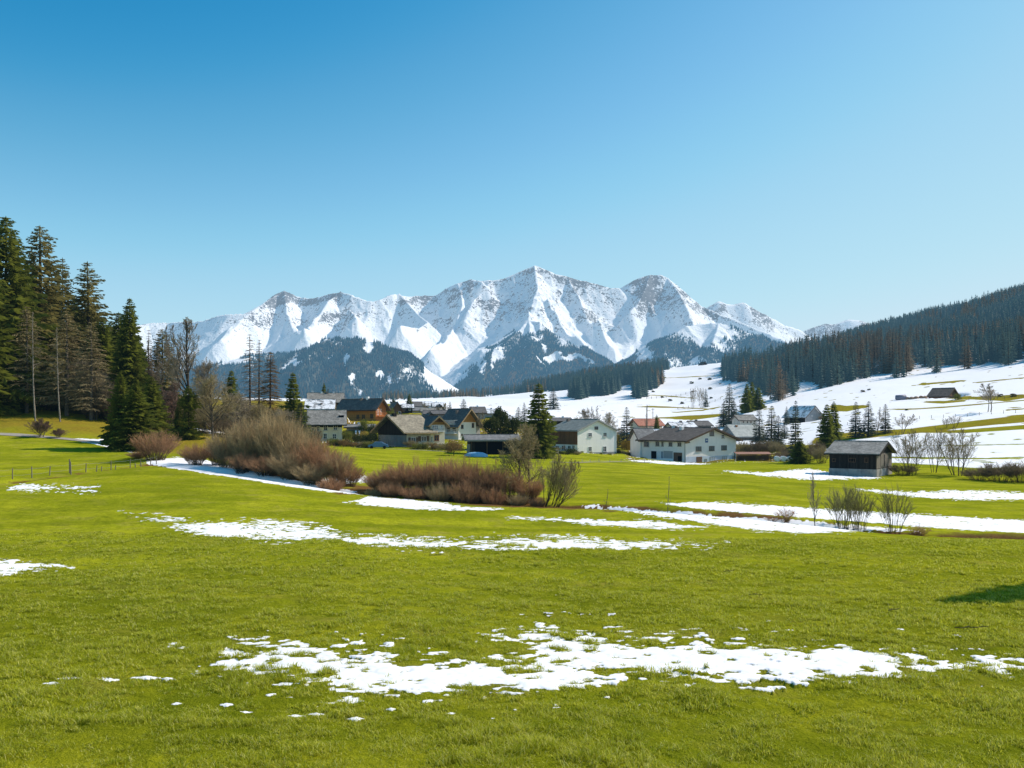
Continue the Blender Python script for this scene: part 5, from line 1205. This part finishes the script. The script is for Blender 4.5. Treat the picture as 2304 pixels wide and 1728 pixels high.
    h.slab('upper_band', 'right', .02, h.w-.02, h.he-.9, h.he-.02, .0, .06, 'dark_boards')
    h.wins('right', [(350,590,44,56),(455,588,44,52),(270,600,34,50),(345,680,40,60),(445,682,44,56)], frame='white_paint', bars=(1, 1)); h.slab('skylight', 'right', .1, .2, 1, 1.1, 0, .05, 'grey_frame')
    m = MB(); m.box(6.0, 7.1, 1.6, 2.6, h.he+1.0, h.he+1.75); obj('skylight', m.mesh('skylight', M['opening_dark']), h.roof)
    # 7 top chalet
    h = House('chalet', 'brown chalet with a wide flat stone roof, highest building of the village on the left', 'house', 703, 250, 925, 14, right=764, l=9, eave=902, apex=886, gable='left', wall='chalet_boards', roof='stone_slab_roof', over=1.4, crop=cropA, fascia='dark_beam')
    h.wins('right', [(360,345,26,46),(405,345,30,46),(455,345,26,46)], frame='tan_beam', bars=(0, 0), sill=False); h.chimney(.35, .5, .7, .6, 'snow_white'); h.chimney(.55, .45, .9, .6); h.chimney(.8, .5, .7, .5, 'snow_white')
    h.slab('lower_wall', 'right', .02, h.w-.02, -.5, 1.2, .0, .05, 'stone_plinth')
    # 8 snowy roof in front of it
    h = House('shed', 'low building with a pale snow dusted roof below the highest chalet', 'shed', 690, 222, 930, 10, right=748, l=10, eave=920, apex=901, gable='left', wall='grey_plaster', roof='snowy_grey_roof', over=.6, crop=cropA); h.chimney(.55, .2, .7, .5)
    # 9 open shed
    h = House('open_shed', 'long dark open shed with a thin grey roof below the round evergreens', 'shed', 1058, 168, 1022, 8, right=1160, l=7, eave=990, apex=981, gable='left', wall='dark_boards', roof='grey_shingle_roof', over=1.0, crop=cropA, fascia='concrete')
    o = h.slab('shed_opening', 'right', 1.0, h.w-2.6, .05, h.he-.5, .0, .03, 'opening_dark')
    for u in (.1, 3.2, 6.4): h.slab('post', 'right', u, u+.22, 0, h.he-.1, .25, .45, 'dark_beam')
    h.slab('stone_pier', 'left', .0, 2.0, 0, 2.0, .0, .5, 'stone_plinth')
    # 10 dark barn
    h = House('barn', 'dark wooden barn on a pale stone base at the right', 'barn', 1971.5, 135, 1073, 54, right=2006, left=1866, eave=1022, apex=997, wall='dark_boards', roof='weathered_shake_roof', over=.6, crop=cropD, fascia='dark_boards')
    v = h.hit('left', *cropD(700, 1030))[1]; h.slab('stone_base', 'left', -.04, h.l+.04, -1.2, v-.1, .0, .10, 'stone_plinth'); h.slab('stone_base', 'right', -.04, h.w+.04, -1.2, v-.1, .0, .10, 'stone_plinth')
    h.slab('side_boarding', 'right', .05, h.w-.05, v, h.he, .0, .06, 'weathered_boards'); h.gable_clad('dark_boards', h.he+.02)
    h.slab('barn_door', 'right', h.w*.25, h.w*.72, v+.2, h.he-.2, .062, .10, 'weathered_boards'); h.slab('door_board', 'right', h.w*.46, h.w*.50, v+.2, h.he-.2, .102, .12, 'dark_boards')
    h.slab('small_door', 'right', h.w*.3, h.w*.7, 0, v-.3, .102, .13, 'door_grey')
    h.wins('left', [(515,945,70,44),(655,945,40,50),(335,945,40,36)], frame='dark_beam', glass='opening_dark', bars=(2, 0), sill=False)
    # 11 pale roofed
    h = House('house', 'dark walled house with a smooth pale green grey roof behind the big farmhouse', 'house', 1659, 262, 991, 10, right=1717, l=11, eave=980, apex=957, gable='left', wall='grey_plaster', roof='pale_metal_roof', over=1.0, crop=cropE, fascia='grey_frame'); h.chimney(.2, .4, .7, .6, 'red_boards')
    h.slab('boarding', 'right', .1, h.w-.1, .2, h.he-.1, .0, .05, 'weathered_boards'); h.wins('right', [(600,860,40,40)], frame='brown_frame', sill=False)
    h = House('cottage', 'small cottage with a stone slab roof half hidden by grey conifers on the slope', 'house', 1665, 300, 958, 8, right=1700, l=7, eave=945, apex=935, gable='left', wall='old_plaster', roof='stone_slab_roof', over=.7, crop=cropE); h.wins('right', [(330,500,26,34),(420,500,26,34),(500,500,26,34)], frame='brown_frame', bars=(0, 0), sill=False)
    h = House('farm_building', 'grey blue farm building with a snow streaked roof behind the slim conifers', 'farm building', 1812, 300, 953, 32, right=1850, left=1765, eave=937, apex=915, wall='grey_plaster', roof='snowy_grey_roof', over=.7, crop=cropE, fascia='slate_roof'); h.slab('side_boarding', 'left', .1, h.l-.1, .1, h.he-.1, 0, .06, 'dark_boards'); h.wins('right', [(1880,360,30,30)], frame='white_paint', sill=False)
    h = House('hay_barn', 'old brown hay barn standing alone on the snow slope', 'barn', 2132, 330, 903, 42, right=2156, left=2089, eave=891, apex=874, wall='chalet_boards', roof='brown_tile_roof', over=.6, crop=cropD, fascia='dark_beam'); h.slab('barn_door', 'right', 1.0, h.w-1.0, .0, 2.0, 0, .05, 'dark_boards')
    h = House('hut', 'tiny dark hut on the skyline of the snow hill', 'hut', 1582, 925, 823, 20, right=1590, left=1573, he=1.6, hr=4.2, wall='dark_boards', roof='brown_tile_roof', over=.8); h.slab('door', 'right', 1, 2.2, 0, 1.5, 0, .05, 'opening_dark')
    h = House('house', 'house with a red tiled roof behind the left end of the big farmhouse', 'house', 1440, 292, 972, 14, right=1490, l=9, eave=957, apex=944, gable='left', wall='cream_plaster', roof='red_tile_roof', over=.9, crop=cropC, fascia='brown_frame'); h.wins('right', [(240,600,20,24),(300,600,20,24),(380,600,20,24)], frame='white_paint', bars=(0, 0), sill=False)
    h = House('shed', 'low shed with a flat snow dusted grey roof between the red roof and the farmhouse', 'shed', 1434, 255, 992, 6, right=1500, l=7, eave=981, apex=968, gable='left', wall='grey_plaster', roof='snowy_grey_roof', over=.5)
    h = House('annexe', 'grey roofed annexe joined to the back left end of the big farmhouse', 'house', 1441, 207, 1028, 10, right=1475, l=8, eave=990, apex=966, gable='left', wall='white_plaster', roof='grey_shingle_roof', over=.6); m = MB(); m.tube([(8.8, 1, h.hr-.3), (8.8, 1, h.hr+.6)], [.06, .06], 5); m.box(8.4, 9.2, .8, .9, h.hr+.1, h.hr+.9); obj('satellite_dish', m.mesh('satellite_dish', M['white_paint']), h.root)
    h = House('house', 'low grey house with snow on its roof right above the farmhouse roof ridge', 'house', 1516, 268, 972, 8, right=1566, l=8, eave=962, apex=952, gable='left', wall='white_plaster', roof='snowy_grey_roof', over=.6); h.chimney(.5, .5, .8)
    h = House('house', 'dark roofed house peeping over the farmhouse roof on the right', 'house', 1560, 275, 972, 8, right=1600, l=8, eave=958, apex=949, gable='left', wall='grey_plaster', roof='slate_roof', over=.6); h.chimney(.4, .5, .7)
    # village roofs further back, each its own
    V = [
     ('steep grey slate roofed house left of the crowded village centre', 882, 300, 941, 25, 905, 872, None, 922, 906, 'right', 'chalet_boards', 'slate_roof'),
     ('black boarded house with a thin snowy roof in the village centre', 904, 330, 929, 8, 928, None, 9, 918, 911, 'left', 'dark_boards', 'snowy_grey_roof'),
     ('small blue grey roofed house at the back of the village centre', 930, 420, 922, 8, 948, None, 10, 914, 905, 'left', 'grey_plaster', 'slate_roof'),
     ('long low grey house with white wall patches in the village centre', 926, 350, 931, 6, 950, None, 8, 924, 917, 'left', 'old_plaster', 'grey_shingle_roof'),
     ('low stone roofed house in front of the grey conifer pair', 950, 320, 934, 8, 992, None, 9, 926, 919, 'left', 'old_plaster', 'stone_slab_roof'),
     ('small white walled house under the snowfield edge, left one', 955, 440, 922, 12, 972, None, 9, 913, 905, 'left', 'white_plaster', 'snowy_grey_roof'),
     ('small white walled house under the snowfield edge, right one', 976, 430, 924, 10, 998, None, 9, 915, 907, 'left', 'white_plaster', 'snowy_grey_roof'),
     ('brown gabled hut between the village roofs', 984, 345, 931, 20, 1000, 975, None, 921, 913, 'right', 'chalet_boards', 'brown_tile_roof'),
     ('long dark slate roof running behind the orange gabled house', 956, 275, 944, 6, 1030, None, 9, 932, 925, 'left', 'grey_plaster', 'slate_roof'),
     ('wooden house wing with a dark open gable left of the cream house', 958, 228, 958, 20, 982, 950, None, 940, 932, 'right', 'dark_boards', 'slate_roof'),
     ('dark grey house right behind the orange gabled house', 1064, 320, 942, 10, 1092, None, 10, 929, 917, 'left', 'grey_plaster', 'slate_roof'),
     ('low grey house on the right edge of the village against the snow', 1094, 345, 938, 6, 1122, None, 8, 930, 922, 'left', 'grey_plaster', 'snowy_grey_roof'),
     ('low pale house behind the dark evergreens of the shed', 1128, 300, 957, 6, 1160, None, 8, 948, 938, 'left', 'cream_plaster', 'snowy_grey_roof'),
     ('dark long low building behind the ridge of the white house', 1245, 262, 955, 4, 1284, None, 7, 948, 942, 'left', 'dark_boards', 'slate_roof'),
     ('low shed roof left of the black gabled house', 780, 205, 968, 6, 838, None, 5, 962, 957, 'left', 'stone_plinth', 'stone_slab_roof')]
    for lab, cx, D, base, th, right, left, l, ev, ap, g, wl, rf in V:
        h = House('house', lab, 'house', cx, D, base, th, right=right, left=left, l=l, eave=ev, apex=ap, gable=g, wall=wl, roof=rf, over=.6)
        n = max(2, int(h.w/2.6))
        for i in range(n):
            u = h.w*(i+.5)/n
            if h.he > 1.6: h.window('right', u-.45, u+.45, h.he*.45, h.he*.45+min(1.1, h.he*.45), frame='white_paint' if i % 2 else 'brown_frame', bars=(0, 0), sill=False)
        if random.random() < .7: h.chimney(.3+.4*random.random(), .5, .8, .6, random.choice(['chimney_brick', 'snow_white', 'grey_plaster']))
# ------------------------------------------------------------------ paths, fences, vehicles and small things
def strip(name, label, pts, width, mat, dz=.06):
    """path laid on the ground; pts: (px, D)"""
    P = [np.array([(a-CX)/F*b, b]) for a, b in pts]; q = []
    for a, b in zip(P[:-1], P[1:]):
        n = max(2, int(np.linalg.norm(b-a)/.8)); q += [a+(b-a)*i/n for i in range(n)]
    q.append(P[-1]); q = np.array(q); k = np.ones(9)/9
    q2 = q.copy(); 
    if len(q) > 20:
        for c in (0, 1): q2[4:-4, c] = np.convolve(q[:, c], k, 'valid')
    q = q2; t = np.gradient(q, axis=0); t /= np.linalg.norm(t, axis=1)[:, None]+1e-9; nn = np.stack([-t[:, 1], t[:, 0]], 1)
    V = []
    for j in (-1, -.5, 0, .5, 1):
        wob = 1+.12*fbm(q[:, 0]/3+j, q[:, 1]/3, 2, 66); p = q+nn*(width/2*j*wob)[:, None]
        V.append(np.stack([p[:, 0], p[:, 1], H(p[:, 0], p[:, 1])+dz], 1))
    V = np.stack(V, 1); me = np_mesh(name, V.reshape(-1, 3), grid_faces(len(q), 5), smooth=True, mat=M[mat])
    return tag(obj(name, me), label, 'path', kind='structure')
def fence(label, pts, wires=2, ht=1.1, r=.05, mat='fence_wood', rails=False, spacing=None):
    """pts: (px, D, height factor) one per post"""
    x0, y0, z0 = gpos(pts[0][0], pts[0][1]); root = empty('fence', (x0, y0, z0)); tag(root, label, 'fence'); tops = []
    for px, D, f in pts:
        x, y, z = gpos(px, D); x -= x0; y -= y0; z -= z0; m = MB(); lx, ly = random.uniform(-.07, .07), random.uniform(-.07, .07); h = ht*f
        m.tube([(x, y, z-.3), (x+lx, y+ly, z+h)], [r*max(1, f), r*.8*max(1, f)], 6, cap=True); obj('post', m.mesh('post', M[mat]), root); tops.append((x, y, z, h))
    m = MB()
    for a, b in zip(tops[:-1], tops[1:]):
        for k in range(wires):
            e = ht*(.35+.5*k/max(1, wires-1)); rr = .035 if rails else .006
            pm = ((a[0]+b[0])/2, (a[1]+b[1])/2, (a[2]+b[2])/2+e-(0 if rails else .05)); m.tube([(a[0], a[1], a[2]+e), pm, (b[0], b[1], b[2]+e)], [rr]*3, 4)
    obj('rail' if rails else 'wire', m.mesh('rail' if rails else 'wire', M[mat if rails else 'metal_grey']), root); return root
def car(px, D, rz, mat, label, covered=False):
    x, y, z = gpos(px, D); root = empty('parked_car', (x, y, z+.02), rz); tag(root, label, 'car')
    b = MB(); prof = [(-2.1, .35), (-2.15, .75), (-1.3, .92), (-.75, 1.42), (.75, 1.45), (1.5, .98), (2.05, .85), (2.12, .35)]
    b.prism([(a, -.85, c) for a, c in prof], (0, 1.7, 0)); o = obj('body', b.mesh('body', M[mat]), root)
    md = o.modifiers.new('bevel', 'BEVEL'); md.width = .12; md.segments = 2
    if not covered:
        for s in (-1, 1):
            g = MB(); ys = s*.855; g.prism([(-1.15, ys, .95), (1.3, ys, .98), (.7, ys, 1.36), (-.7, ys, 1.34)], (0, s*.01, 0)); obj('side_window', g.mesh('side_window', M['window_glass']), root)
        g = MB(); g.prism([(-1.36, -.7, .93), (-.80, -.7, 1.38), (-.80, .7, 1.38), (-1.36, .7, .93)], (-.02, 0, .02)); obj('windscreen', g.mesh('windscreen', M['window_glass']), root)
        for s in (-.6, .6):
            g = MB(); g.box(-2.2, -2.13, s-.18, s+.18, .58, .72); obj('headlight', g.mesh('headlight', M['metal_grey']), root)
    for a in (-1.35, 1.3):
        for s in (-.86, .86):
            g = MB(); g.tube([(a, s-.1, .32), (a, s+.1, .32)], [.32, .32], 14); g.tube([(a, s+.1*np.sign(s), .32), (a, s+.11*np.sign(s), .32)], [.32, .18], 14, cap=True); w = obj('wheel', g.mesh('wheel', M['tyre']), root)
    return root
def build_small():
    strip('path', 'pale gravel path running left along the foot of the wooded slope', [(-260,121),(-100,120.5),(0,120),(60,119.3),(130,118.2),(190,116.5),(250,114.5),(300,112.5),(335,110)], 1.7, 'gravel')
    strip('path', 'pale farm track across the meadow in front of the white houses', [(1240,150),(1300,153),(1345,157),(1400,164),(1450,172),(1490,180),(1510,184)], 1.0, 'gravel')
    strip('garden_wall_path', 'pale garden edge path below the cream walled houses', [(790,178.5),(860,178),(940,177.5),(1010,176)], .6, 'concrete')
    fence('old post and wire fence crossing the meadow at the left', [(-60,74,1),(-10,75,.8),(28,75.8,1.0),(72,77,1.05),(111,78.8,.85),(157,80.5,1.35),(160,80.2,1.2),(193,82,.85),(216,83,.6),(228,83.5,.5),(250,84.5,1.0),(259,85,.5),(293,87,1.0),(305,87.6,.5),(318,88.3,.7),(338,89.5,.8),(352,90.5,.7)], 2, 1.0)
    fence('low post fence beside the farm track in front of the white houses', [(1310,154.5,.7),(1328,156,.6),(1348,158,.7),(1372,160.5,.6),(1397,164,.7),(1427,169,.7),(1451,173,.7),(1480,178,.7)], 1, .9, .06, 'pale_fence_wood')
    fence('wooden rail fence left of the blue covered car', [(745,182,1),(762,182,1),(778,181.5,1),(794,181,1),(808,180.5,1)], 3, 1.2, .08, 'pale_fence_wood', True)
    fence('rail fence between the big dark spruce and the white house', [(1192,176,1),(1210,177,1),(1225,178,1),(1240,179.5,1),(1256,181,1)], 2, 1.2, .08, 'pale_fence_wood', True)
    fence('post fence on the snow slope above the slim conifers', [(1895,240,1),(1915,242,1),(1932,243,1),(1950,244,1)], 2, 1.3, .07, 'fence_wood', True)
    fence('fence line across the snowfield right of the hay barn', [(2180+i*16, 308-i*1.5, 1) for i in range(9)], 2, 1.2, .07, 'fence_wood', True)
    fence('fence line across the lower snowfield towards the right border', [(1880+i*27, 262-i*.8, 1) for i in range(17)], 1, 1.1, .07, 'fence_wood', False)
    fence('fence line climbing the open snow hill', [(1455+i*11, 585+i*3, 1.3) for i in range(11)], 2, 1.3, .12, 'fence_wood', True)
    fence('fence line on the snow hill above the farmhouse roof', [(1525+i*12, 470+i*5, 1.2) for i in range(9)], 2, 1.2, .1, 'fence_wood', True)
    car(851, 178, R(8), 'blue_tarp', 'car under a blue cover parked before the black gabled house', True)
    car(1425, 232, R(-12), 'car_white', 'white car parked between the golden hedge and the farmhouse')
    car(1224, 182, R(5), 'car_white', 'white car parked behind the rail fence at the big dark spruce')
    # tarpaulin covered stack by the open shed
    x, y, z = gpos(1073, 160); m = MB(); random.seed(3)
    ring = [(2.4*math.cos(t)*random.uniform(.8, 1.1), 1.1*math.sin(t)*random.uniform(.8, 1.1)) for t in [i*math.pi/6 for i in range(12)]]
    for lv, (sc, zz) in enumerate([(1, -.1), (.95, .35), (.6, .7), (.2, .8)]): m.v += [(a*sc, b*sc, zz+random.uniform(-.05, .05)) for a, b in ring]; m.h += [0]*12
    m.q += [[l*12+i, l*12+(i+1) % 12, (l+1)*12+(i+1) % 12, (l+1)*12+i] for l in range(3) for i in range(12)]; m.v.append((0, 0, .82)); m.h.append(0); m.t += [[36+i, 36+(i+1) % 12, 48] for i in range(12)]
    r = obj('tarpaulin_heap', m.mesh('tarpaulin_heap', M['light_blue_tarp'], True)); r.location = (x, y, z); tag(r, 'heap under a light blue tarpaulin before the open shed', 'tarpaulin')
    # log stack with a rusty sheet roof beside the farmhouse
    x, y, z = gpos(1700, 190); root = empty('log_stack', (x, y, z), R(4)); tag(root, 'long log stack under a rusty red sheet roof right of the big farmhouse', 'log stack')
    PADS.append((x, y, 8, z)); logs = MB()
    for j in range(4):
        for i in range(21): logs.tube([(-4.3+i*.36+(j % 2)*.18, -.6, .17+j*.3), (-4.3+i*.36+(j % 2)*.18, .6, .17+j*.3)], [random.uniform(.11, .17)]*2, 7, cap=True)
    obj('logs', logs.mesh('logs', M['log_wood']), root)
    m = MB(); m.prism([(-4.7, -1.1, 1.45), (3.4, -1.1, 1.45), (3.4, 1.1, 1.85), (-4.7, 1.1, 1.85)], (0, 0, .08)); obj('sheet_roof', m.mesh('sheet_roof', M['red_sheet']), root)
    for a in (-4.5, 3.2):
        for b in (-.95, .95): m = MB(); m.box(a-.07, a+.07, b-.07, b+.07, -.3, 1.48+(b+.95)*.18); obj('post', m.mesh('post', M['dark_beam']), root)
    for i, (px, D, lab) in enumerate([(1748,186,'white wrapped silage bale right of the log stack, left one'),(1762,186,'white wrapped silage bale right of the log stack, middle one'),(1776,185.5,'white wrapped silage bale right of the log stack, right one')]):
        x, y, z = gpos(px, D); m = MB(); m.tube([(-.62, 0, .6), (-.55, 0, .6), (.55, 0, .6), (.62, 0, .6)], [.5, .6, .6, .5], 16, cap=True); m.tube([(-.6, 0, .6), (-.63, 0, .6)], [.55, .1], 16, cap=True)
        o = obj('silage_bale', m.mesh('silage_bale', M['snow_white'], True)); o.location = (x, y, z); o.rotation_euler = (0, 0, R(85+i*5)); tag(o, lab, 'bale')
    x, y, z = gpos(2028, 335); m = MB(); m.tube([(-2.2, 0, .6), (-1.9, 0, 1.0), (1.5, 0, 1.1), (2.1, 0, .6)], [.3, 1.2, 1.3, .3], 12, cap=True); o = obj('covered_hay_heap', m.mesh('covered_hay_heap', M['tarp_grey'], True)); o.location = (x, y, z-.3); tag(o, 'heap under a grey tarpaulin left of the hay barn', 'tarpaulin')
    for i, (px, D) in enumerate([(2042,334),(2052,333),(2061,334),(2072,335),(2081,333)]):
        x, y, z = gpos(px, D); m = MB(); random.seed(20+i); c = [(1.3*math.cos(t)*random.uniform(.6, 1.1), .9*math.sin(t)*random.uniform(.6, 1.1)) for t in [k*math.pi/4 for k in range(8)]]
        m.v = [(a, b, -.2) for a, b in c]+[(a*.7, b*.7, random.uniform(.6, 1.0)) for a, b in c]+[(0, 0, 1.1)]; m.h = [0]*17; m.q = [[k, (k+1) % 8, 8+(k+1) % 8, 8+k] for k in range(8)]; m.t = [[8+k, 8+(k+1) % 8, 16] for k in range(8)]
        o = obj('firewood_heap', m.mesh('firewood_heap', M['log_wood'])); o.location = (x, y, z); tag(o, 'small brown heap in the row between the grey tarpaulin and the hay barn', 'heap', 'heaps left of the hay barn')
    # utility poles
    for px, D, top, lab in [(1456,262,912,'thin wooden pole standing left of the red tiled roof'),(1469,300,918,'thin wooden pole behind the red tiled roof')]:
        x, y, z = gpos(px, D); hh = (HR-top)/F*D-z; m = MB(); m.tube([(0, 0, -.5), (0, 0, hh)], [.14, .09], 6, cap=True); m.box(-.6, .6, -.05, .05, hh-.5, hh-.38); o = obj('utility_pole', m.mesh('utility_pole', M['fence_wood'])); o.location = (x, y, z); tag(o, lab, 'pole')
    # fallen twigs on the grass
    for i, (px, D, rz, L) in enumerate([(2185,21.2,.12,.9),(1640,33,.3,.5),(1700,27,-.2,.45),(2010,24,.5,.5),(980,38,.1,.6)]):
        x, y, z = gpos(px, D); m = MB(); random.seed(40+i); pts = [(-L/2+L*k/5, random.uniform(-.03, .03), .05+random.uniform(-.01, .02)) for k in range(6)]; m.tube(pts, [.012]*5+[.006], 5); m.tube([pts[2], (pts[2][0]+.12, .1, .07)], [.008, .004], 4)
        o = obj('fallen_twig', m.mesh('fallen_twig', M['darkbark'])); o.location = (x, y, z+.03); o.rotation_euler = (0, 0, rz); tag(o, ['dark fallen twig on the grass near the right border, above the snow patch','short dark twig lying in the middle of the meadow','short twig just above the big snow patch','small twig on the grass right of the middle','small twig on the far middle grass'][i], 'twig')

# ------------------------------------------------------------------ foreground grass
def mat_grass():
    s = N('grass_blades'); P = s.pos(); h = s.attr('h'); r = s.attr('v')
    n0 = s.noise(0.25, 3, .6, P); n1 = s.noise(2.2, 4, .7, P)
    c = s.mix(s.rng(n0, .35, .65), (0.36, 0.42, 0.008), (0.53, 0.54, 0.018)); c = s.mix(s.rng(n1, .4, .7), c, (0.64, 0.62, 0.07))
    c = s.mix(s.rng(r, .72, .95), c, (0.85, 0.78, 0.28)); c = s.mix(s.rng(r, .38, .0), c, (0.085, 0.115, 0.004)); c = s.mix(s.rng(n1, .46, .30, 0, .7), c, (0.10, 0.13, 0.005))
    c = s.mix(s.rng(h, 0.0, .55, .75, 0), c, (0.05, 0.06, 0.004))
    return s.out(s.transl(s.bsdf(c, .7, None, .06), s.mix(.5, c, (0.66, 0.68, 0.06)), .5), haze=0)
def build_grass():
    """tufts as one mesh: near ones fine, far ones coarser"""
    r = np.random.default_rng(99); mat = mat_grass()
    bands = [(9.5, 14, 230, .060, .0080, 9), (14, 20, 150, .062, .0110, 9), (20, 30, 85, .066, .015, 8), (30, 46, 38, .068, .023, 7)]
    Vs, Ts, Hs, Rs = [], [], [], []; base = 0
    for y0, y1, dens, hh, wd, nb in bands:
        half = .68; area = half*(y1*y1-y0*y0); n = int(area*dens)
        y = np.sqrt(r.uniform(y0*y0, y1*y1, n)); x = r.uniform(-half, half, n)*y
        z = H(x, y); S, dry, dirt, px, row = ground_fields(x, y, z)
        cl = fbm(x/.45, y/.45, 3, 93); cl2 = fbm(x/1.7, y/1.7, 2, 95); cl3 = fbm(x/6, y/6, 2, 97)
        keep = ((S < .02) | ((S < .5) & (r.random(n) < .16*(1-S/.5)))) & (r.random(n) < np.clip(.80+.5*cl+.25*cl2, .42, 1)); x, y, z, S, cl, cl2, cl3 = [a[keep] for a in (x, y, z, S, cl, cl2, cl3)]
        n = len(x); z = z+0.035*cl+.05*cl2
        N_ = n*nb; bx = np.repeat(x, nb)+r.normal(0, .035, N_); by = np.repeat(y, nb)+r.normal(0, .035, N_); bz = np.repeat(z, nb)-.012
        ht = hh*r.uniform(.5, 1.35, N_)*np.repeat(np.clip(1+.5*cl+.35*cl2+.2*cl3, .4, 1.9), nb)
        az = r.uniform(0, 6.28, N_); ln = r.uniform(.3, 1.9, N_)*ht; fa = az+r.uniform(.8, 2.3, N_); w = wd*r.uniform(.6, 1.2, N_)
        ax, ay = np.cos(az), np.sin(az); fx, fy = np.cos(fa)*w/2, np.sin(fa)*w/2
        p0 = np.stack([bx-fx, by-fy, bz], 1); p1 = np.stack([bx+fx, by+fy, bz], 1)
        mx, my, mz = bx+ax*ln*.35, by+ay*ln*.35, bz+ht*.68
        p2 = np.stack([mx-fx*.8, my-fy*.8, mz], 1); p3 = np.stack([mx+fx*.8, my+fy*.8, mz], 1); p4 = np.stack([bx+ax*ln, by+ay*ln, bz+ht], 1)
        Vs.append(np.stack([p0, p1, p2, p3, p4], 1).reshape(-1, 3)); b = base+np.arange(N_)*5
        Ts.append(np.concatenate([np.stack([b, b+1, b+3], 1), np.stack([b, b+3, b+2], 1), np.stack([b+2, b+3, b+4], 1)])); base += N_*5
        Hs.append(np.tile([0, 0, .68, .68, 1.0], N_)); Rs.append(np.repeat(r.random(N_), 5)); print('blades', N_)
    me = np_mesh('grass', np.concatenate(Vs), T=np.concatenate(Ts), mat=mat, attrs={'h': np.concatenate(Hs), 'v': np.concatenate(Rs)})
    tag(obj('grass', me), 'short bright green grass blades of the foreground meadow', 'grass', kind='stuff')
# ------------------------------------------------------------------ light, sky, camera
def build_light():
    w = bpy.data.worlds.new('World'); scene.world = w; w.use_nodes = True
    nt = w.node_tree; nt.nodes.clear()
    sky = nt.nodes.new('ShaderNodeTexSky'); sky.sky_type = 'NISHITA'; sky.sun_disc = False
    sky.sun_elevation = SUN_EL; sky.sun_rotation = SUN_AZ; sky.altitude = 900; sky.air_density = 1.0; sky.dust_density = .6; sky.ozone_density = 1.6
    def vm(src, k):
        m = nt.nodes.new('ShaderNodeVectorMath'); m.operation = 'SCALE'; nt.links.new(src, m.inputs[0]); m.inputs['Scale'].default_value = k; return m.outputs[0]
    cv = nt.nodes.new('ShaderNodeRGBCurve'); nt.links.new(vm(sky.outputs[0], SKY_STRENGTH), cv.inputs['Color'])
    for ci, pts in enumerate(SKY_CURVES):
        c = cv.mapping.curves[ci]
        c.points[0].location = pts[0]; c.points[1].location = pts[-1]
        for q in pts[1:-1]: c.points.new(*q)
    cv.mapping.update()
    bg = nt.nodes.new('ShaderNodeBackground'); bg.inputs[1].default_value = SKY_STRENGTH
    out = nt.nodes.new('ShaderNodeOutputWorld')
    nt.links.new(vm(cv.outputs[0], 1/SKY_STRENGTH), bg.inputs[0]); nt.links.new(bg.outputs[0], out.inputs[0])
    sd = bpy.data.lights.new('sun', 'SUN'); sd.energy = SUN_STRENGTH; sd.angle = R(.53); sd.color = (1.0, .895, .80)
    so = bpy.data.objects.new('sun', sd); col.objects.link(so)
    so.rotation_euler = Vector(SUN.tolist()).to_track_quat('Z', 'Y').to_euler()
    cd = bpy.data.cameras.new('camera'); cd.sensor_fit = 'HORIZONTAL'; cd.sensor_width = 36; cd.lens = 36*F/2304
    cd.shift_y = (HR-864)/2304; cd.clip_start = .1; cd.clip_end = 60000
    co = bpy.data.objects.new('camera', cd); col.objects.link(co); co.location = (0, 0, 0); co.rotation_euler = (R(90), 0, 0)
    scene.camera = co
    scene.view_settings.view_transform = 'Standard'; scene.view_settings.look = 'None'; scene.view_settings.exposure = 0; scene.view_settings.gamma = 1
    scene.render.engine = 'CYCLES'; c = scene.cycles
    c.max_bounces = 6; c.diffuse_bounces = 3; c.glossy_bounces = 2; c.transmission_bounces = 4; c.transparent_max_bounces = 6
    c.sample_clamp_indirect = 4; c.caustics_reflective = False; c.caustics_refractive = False; c.use_denoising = True
# the camera's deep cyan rendering of the clear sky: one curve per channel of the physical sky
SKY_CURVES = [[(0, 0), (.11, .004), (.146, .034), (.176, .10), (.215, .19), (.261, .28), (.32, .38), (.445, .49), (.60, .60), (1, .80)],
              [(0, 0), (.14, .13), (.205, .225), (.243, .29), (.27, .35), (.295, .405), (.35, .51), (.413, .615), (.466, .665), (.66, .765), (.83, .80), (1, .88)],
              [(0, 0), (.24, .26), (.41, .56), (.50, .69), (.60, .82), (.66, .86), (.75, .885), (1, .91)]]
SKY_STRENGTH = .12; SUN_STRENGTH = 5.0
build_light()
make_protos()
bmats()
build_houses()
build_small()
build_ground()
build_mountains()
build_plants()
build_forest()
build_grass()
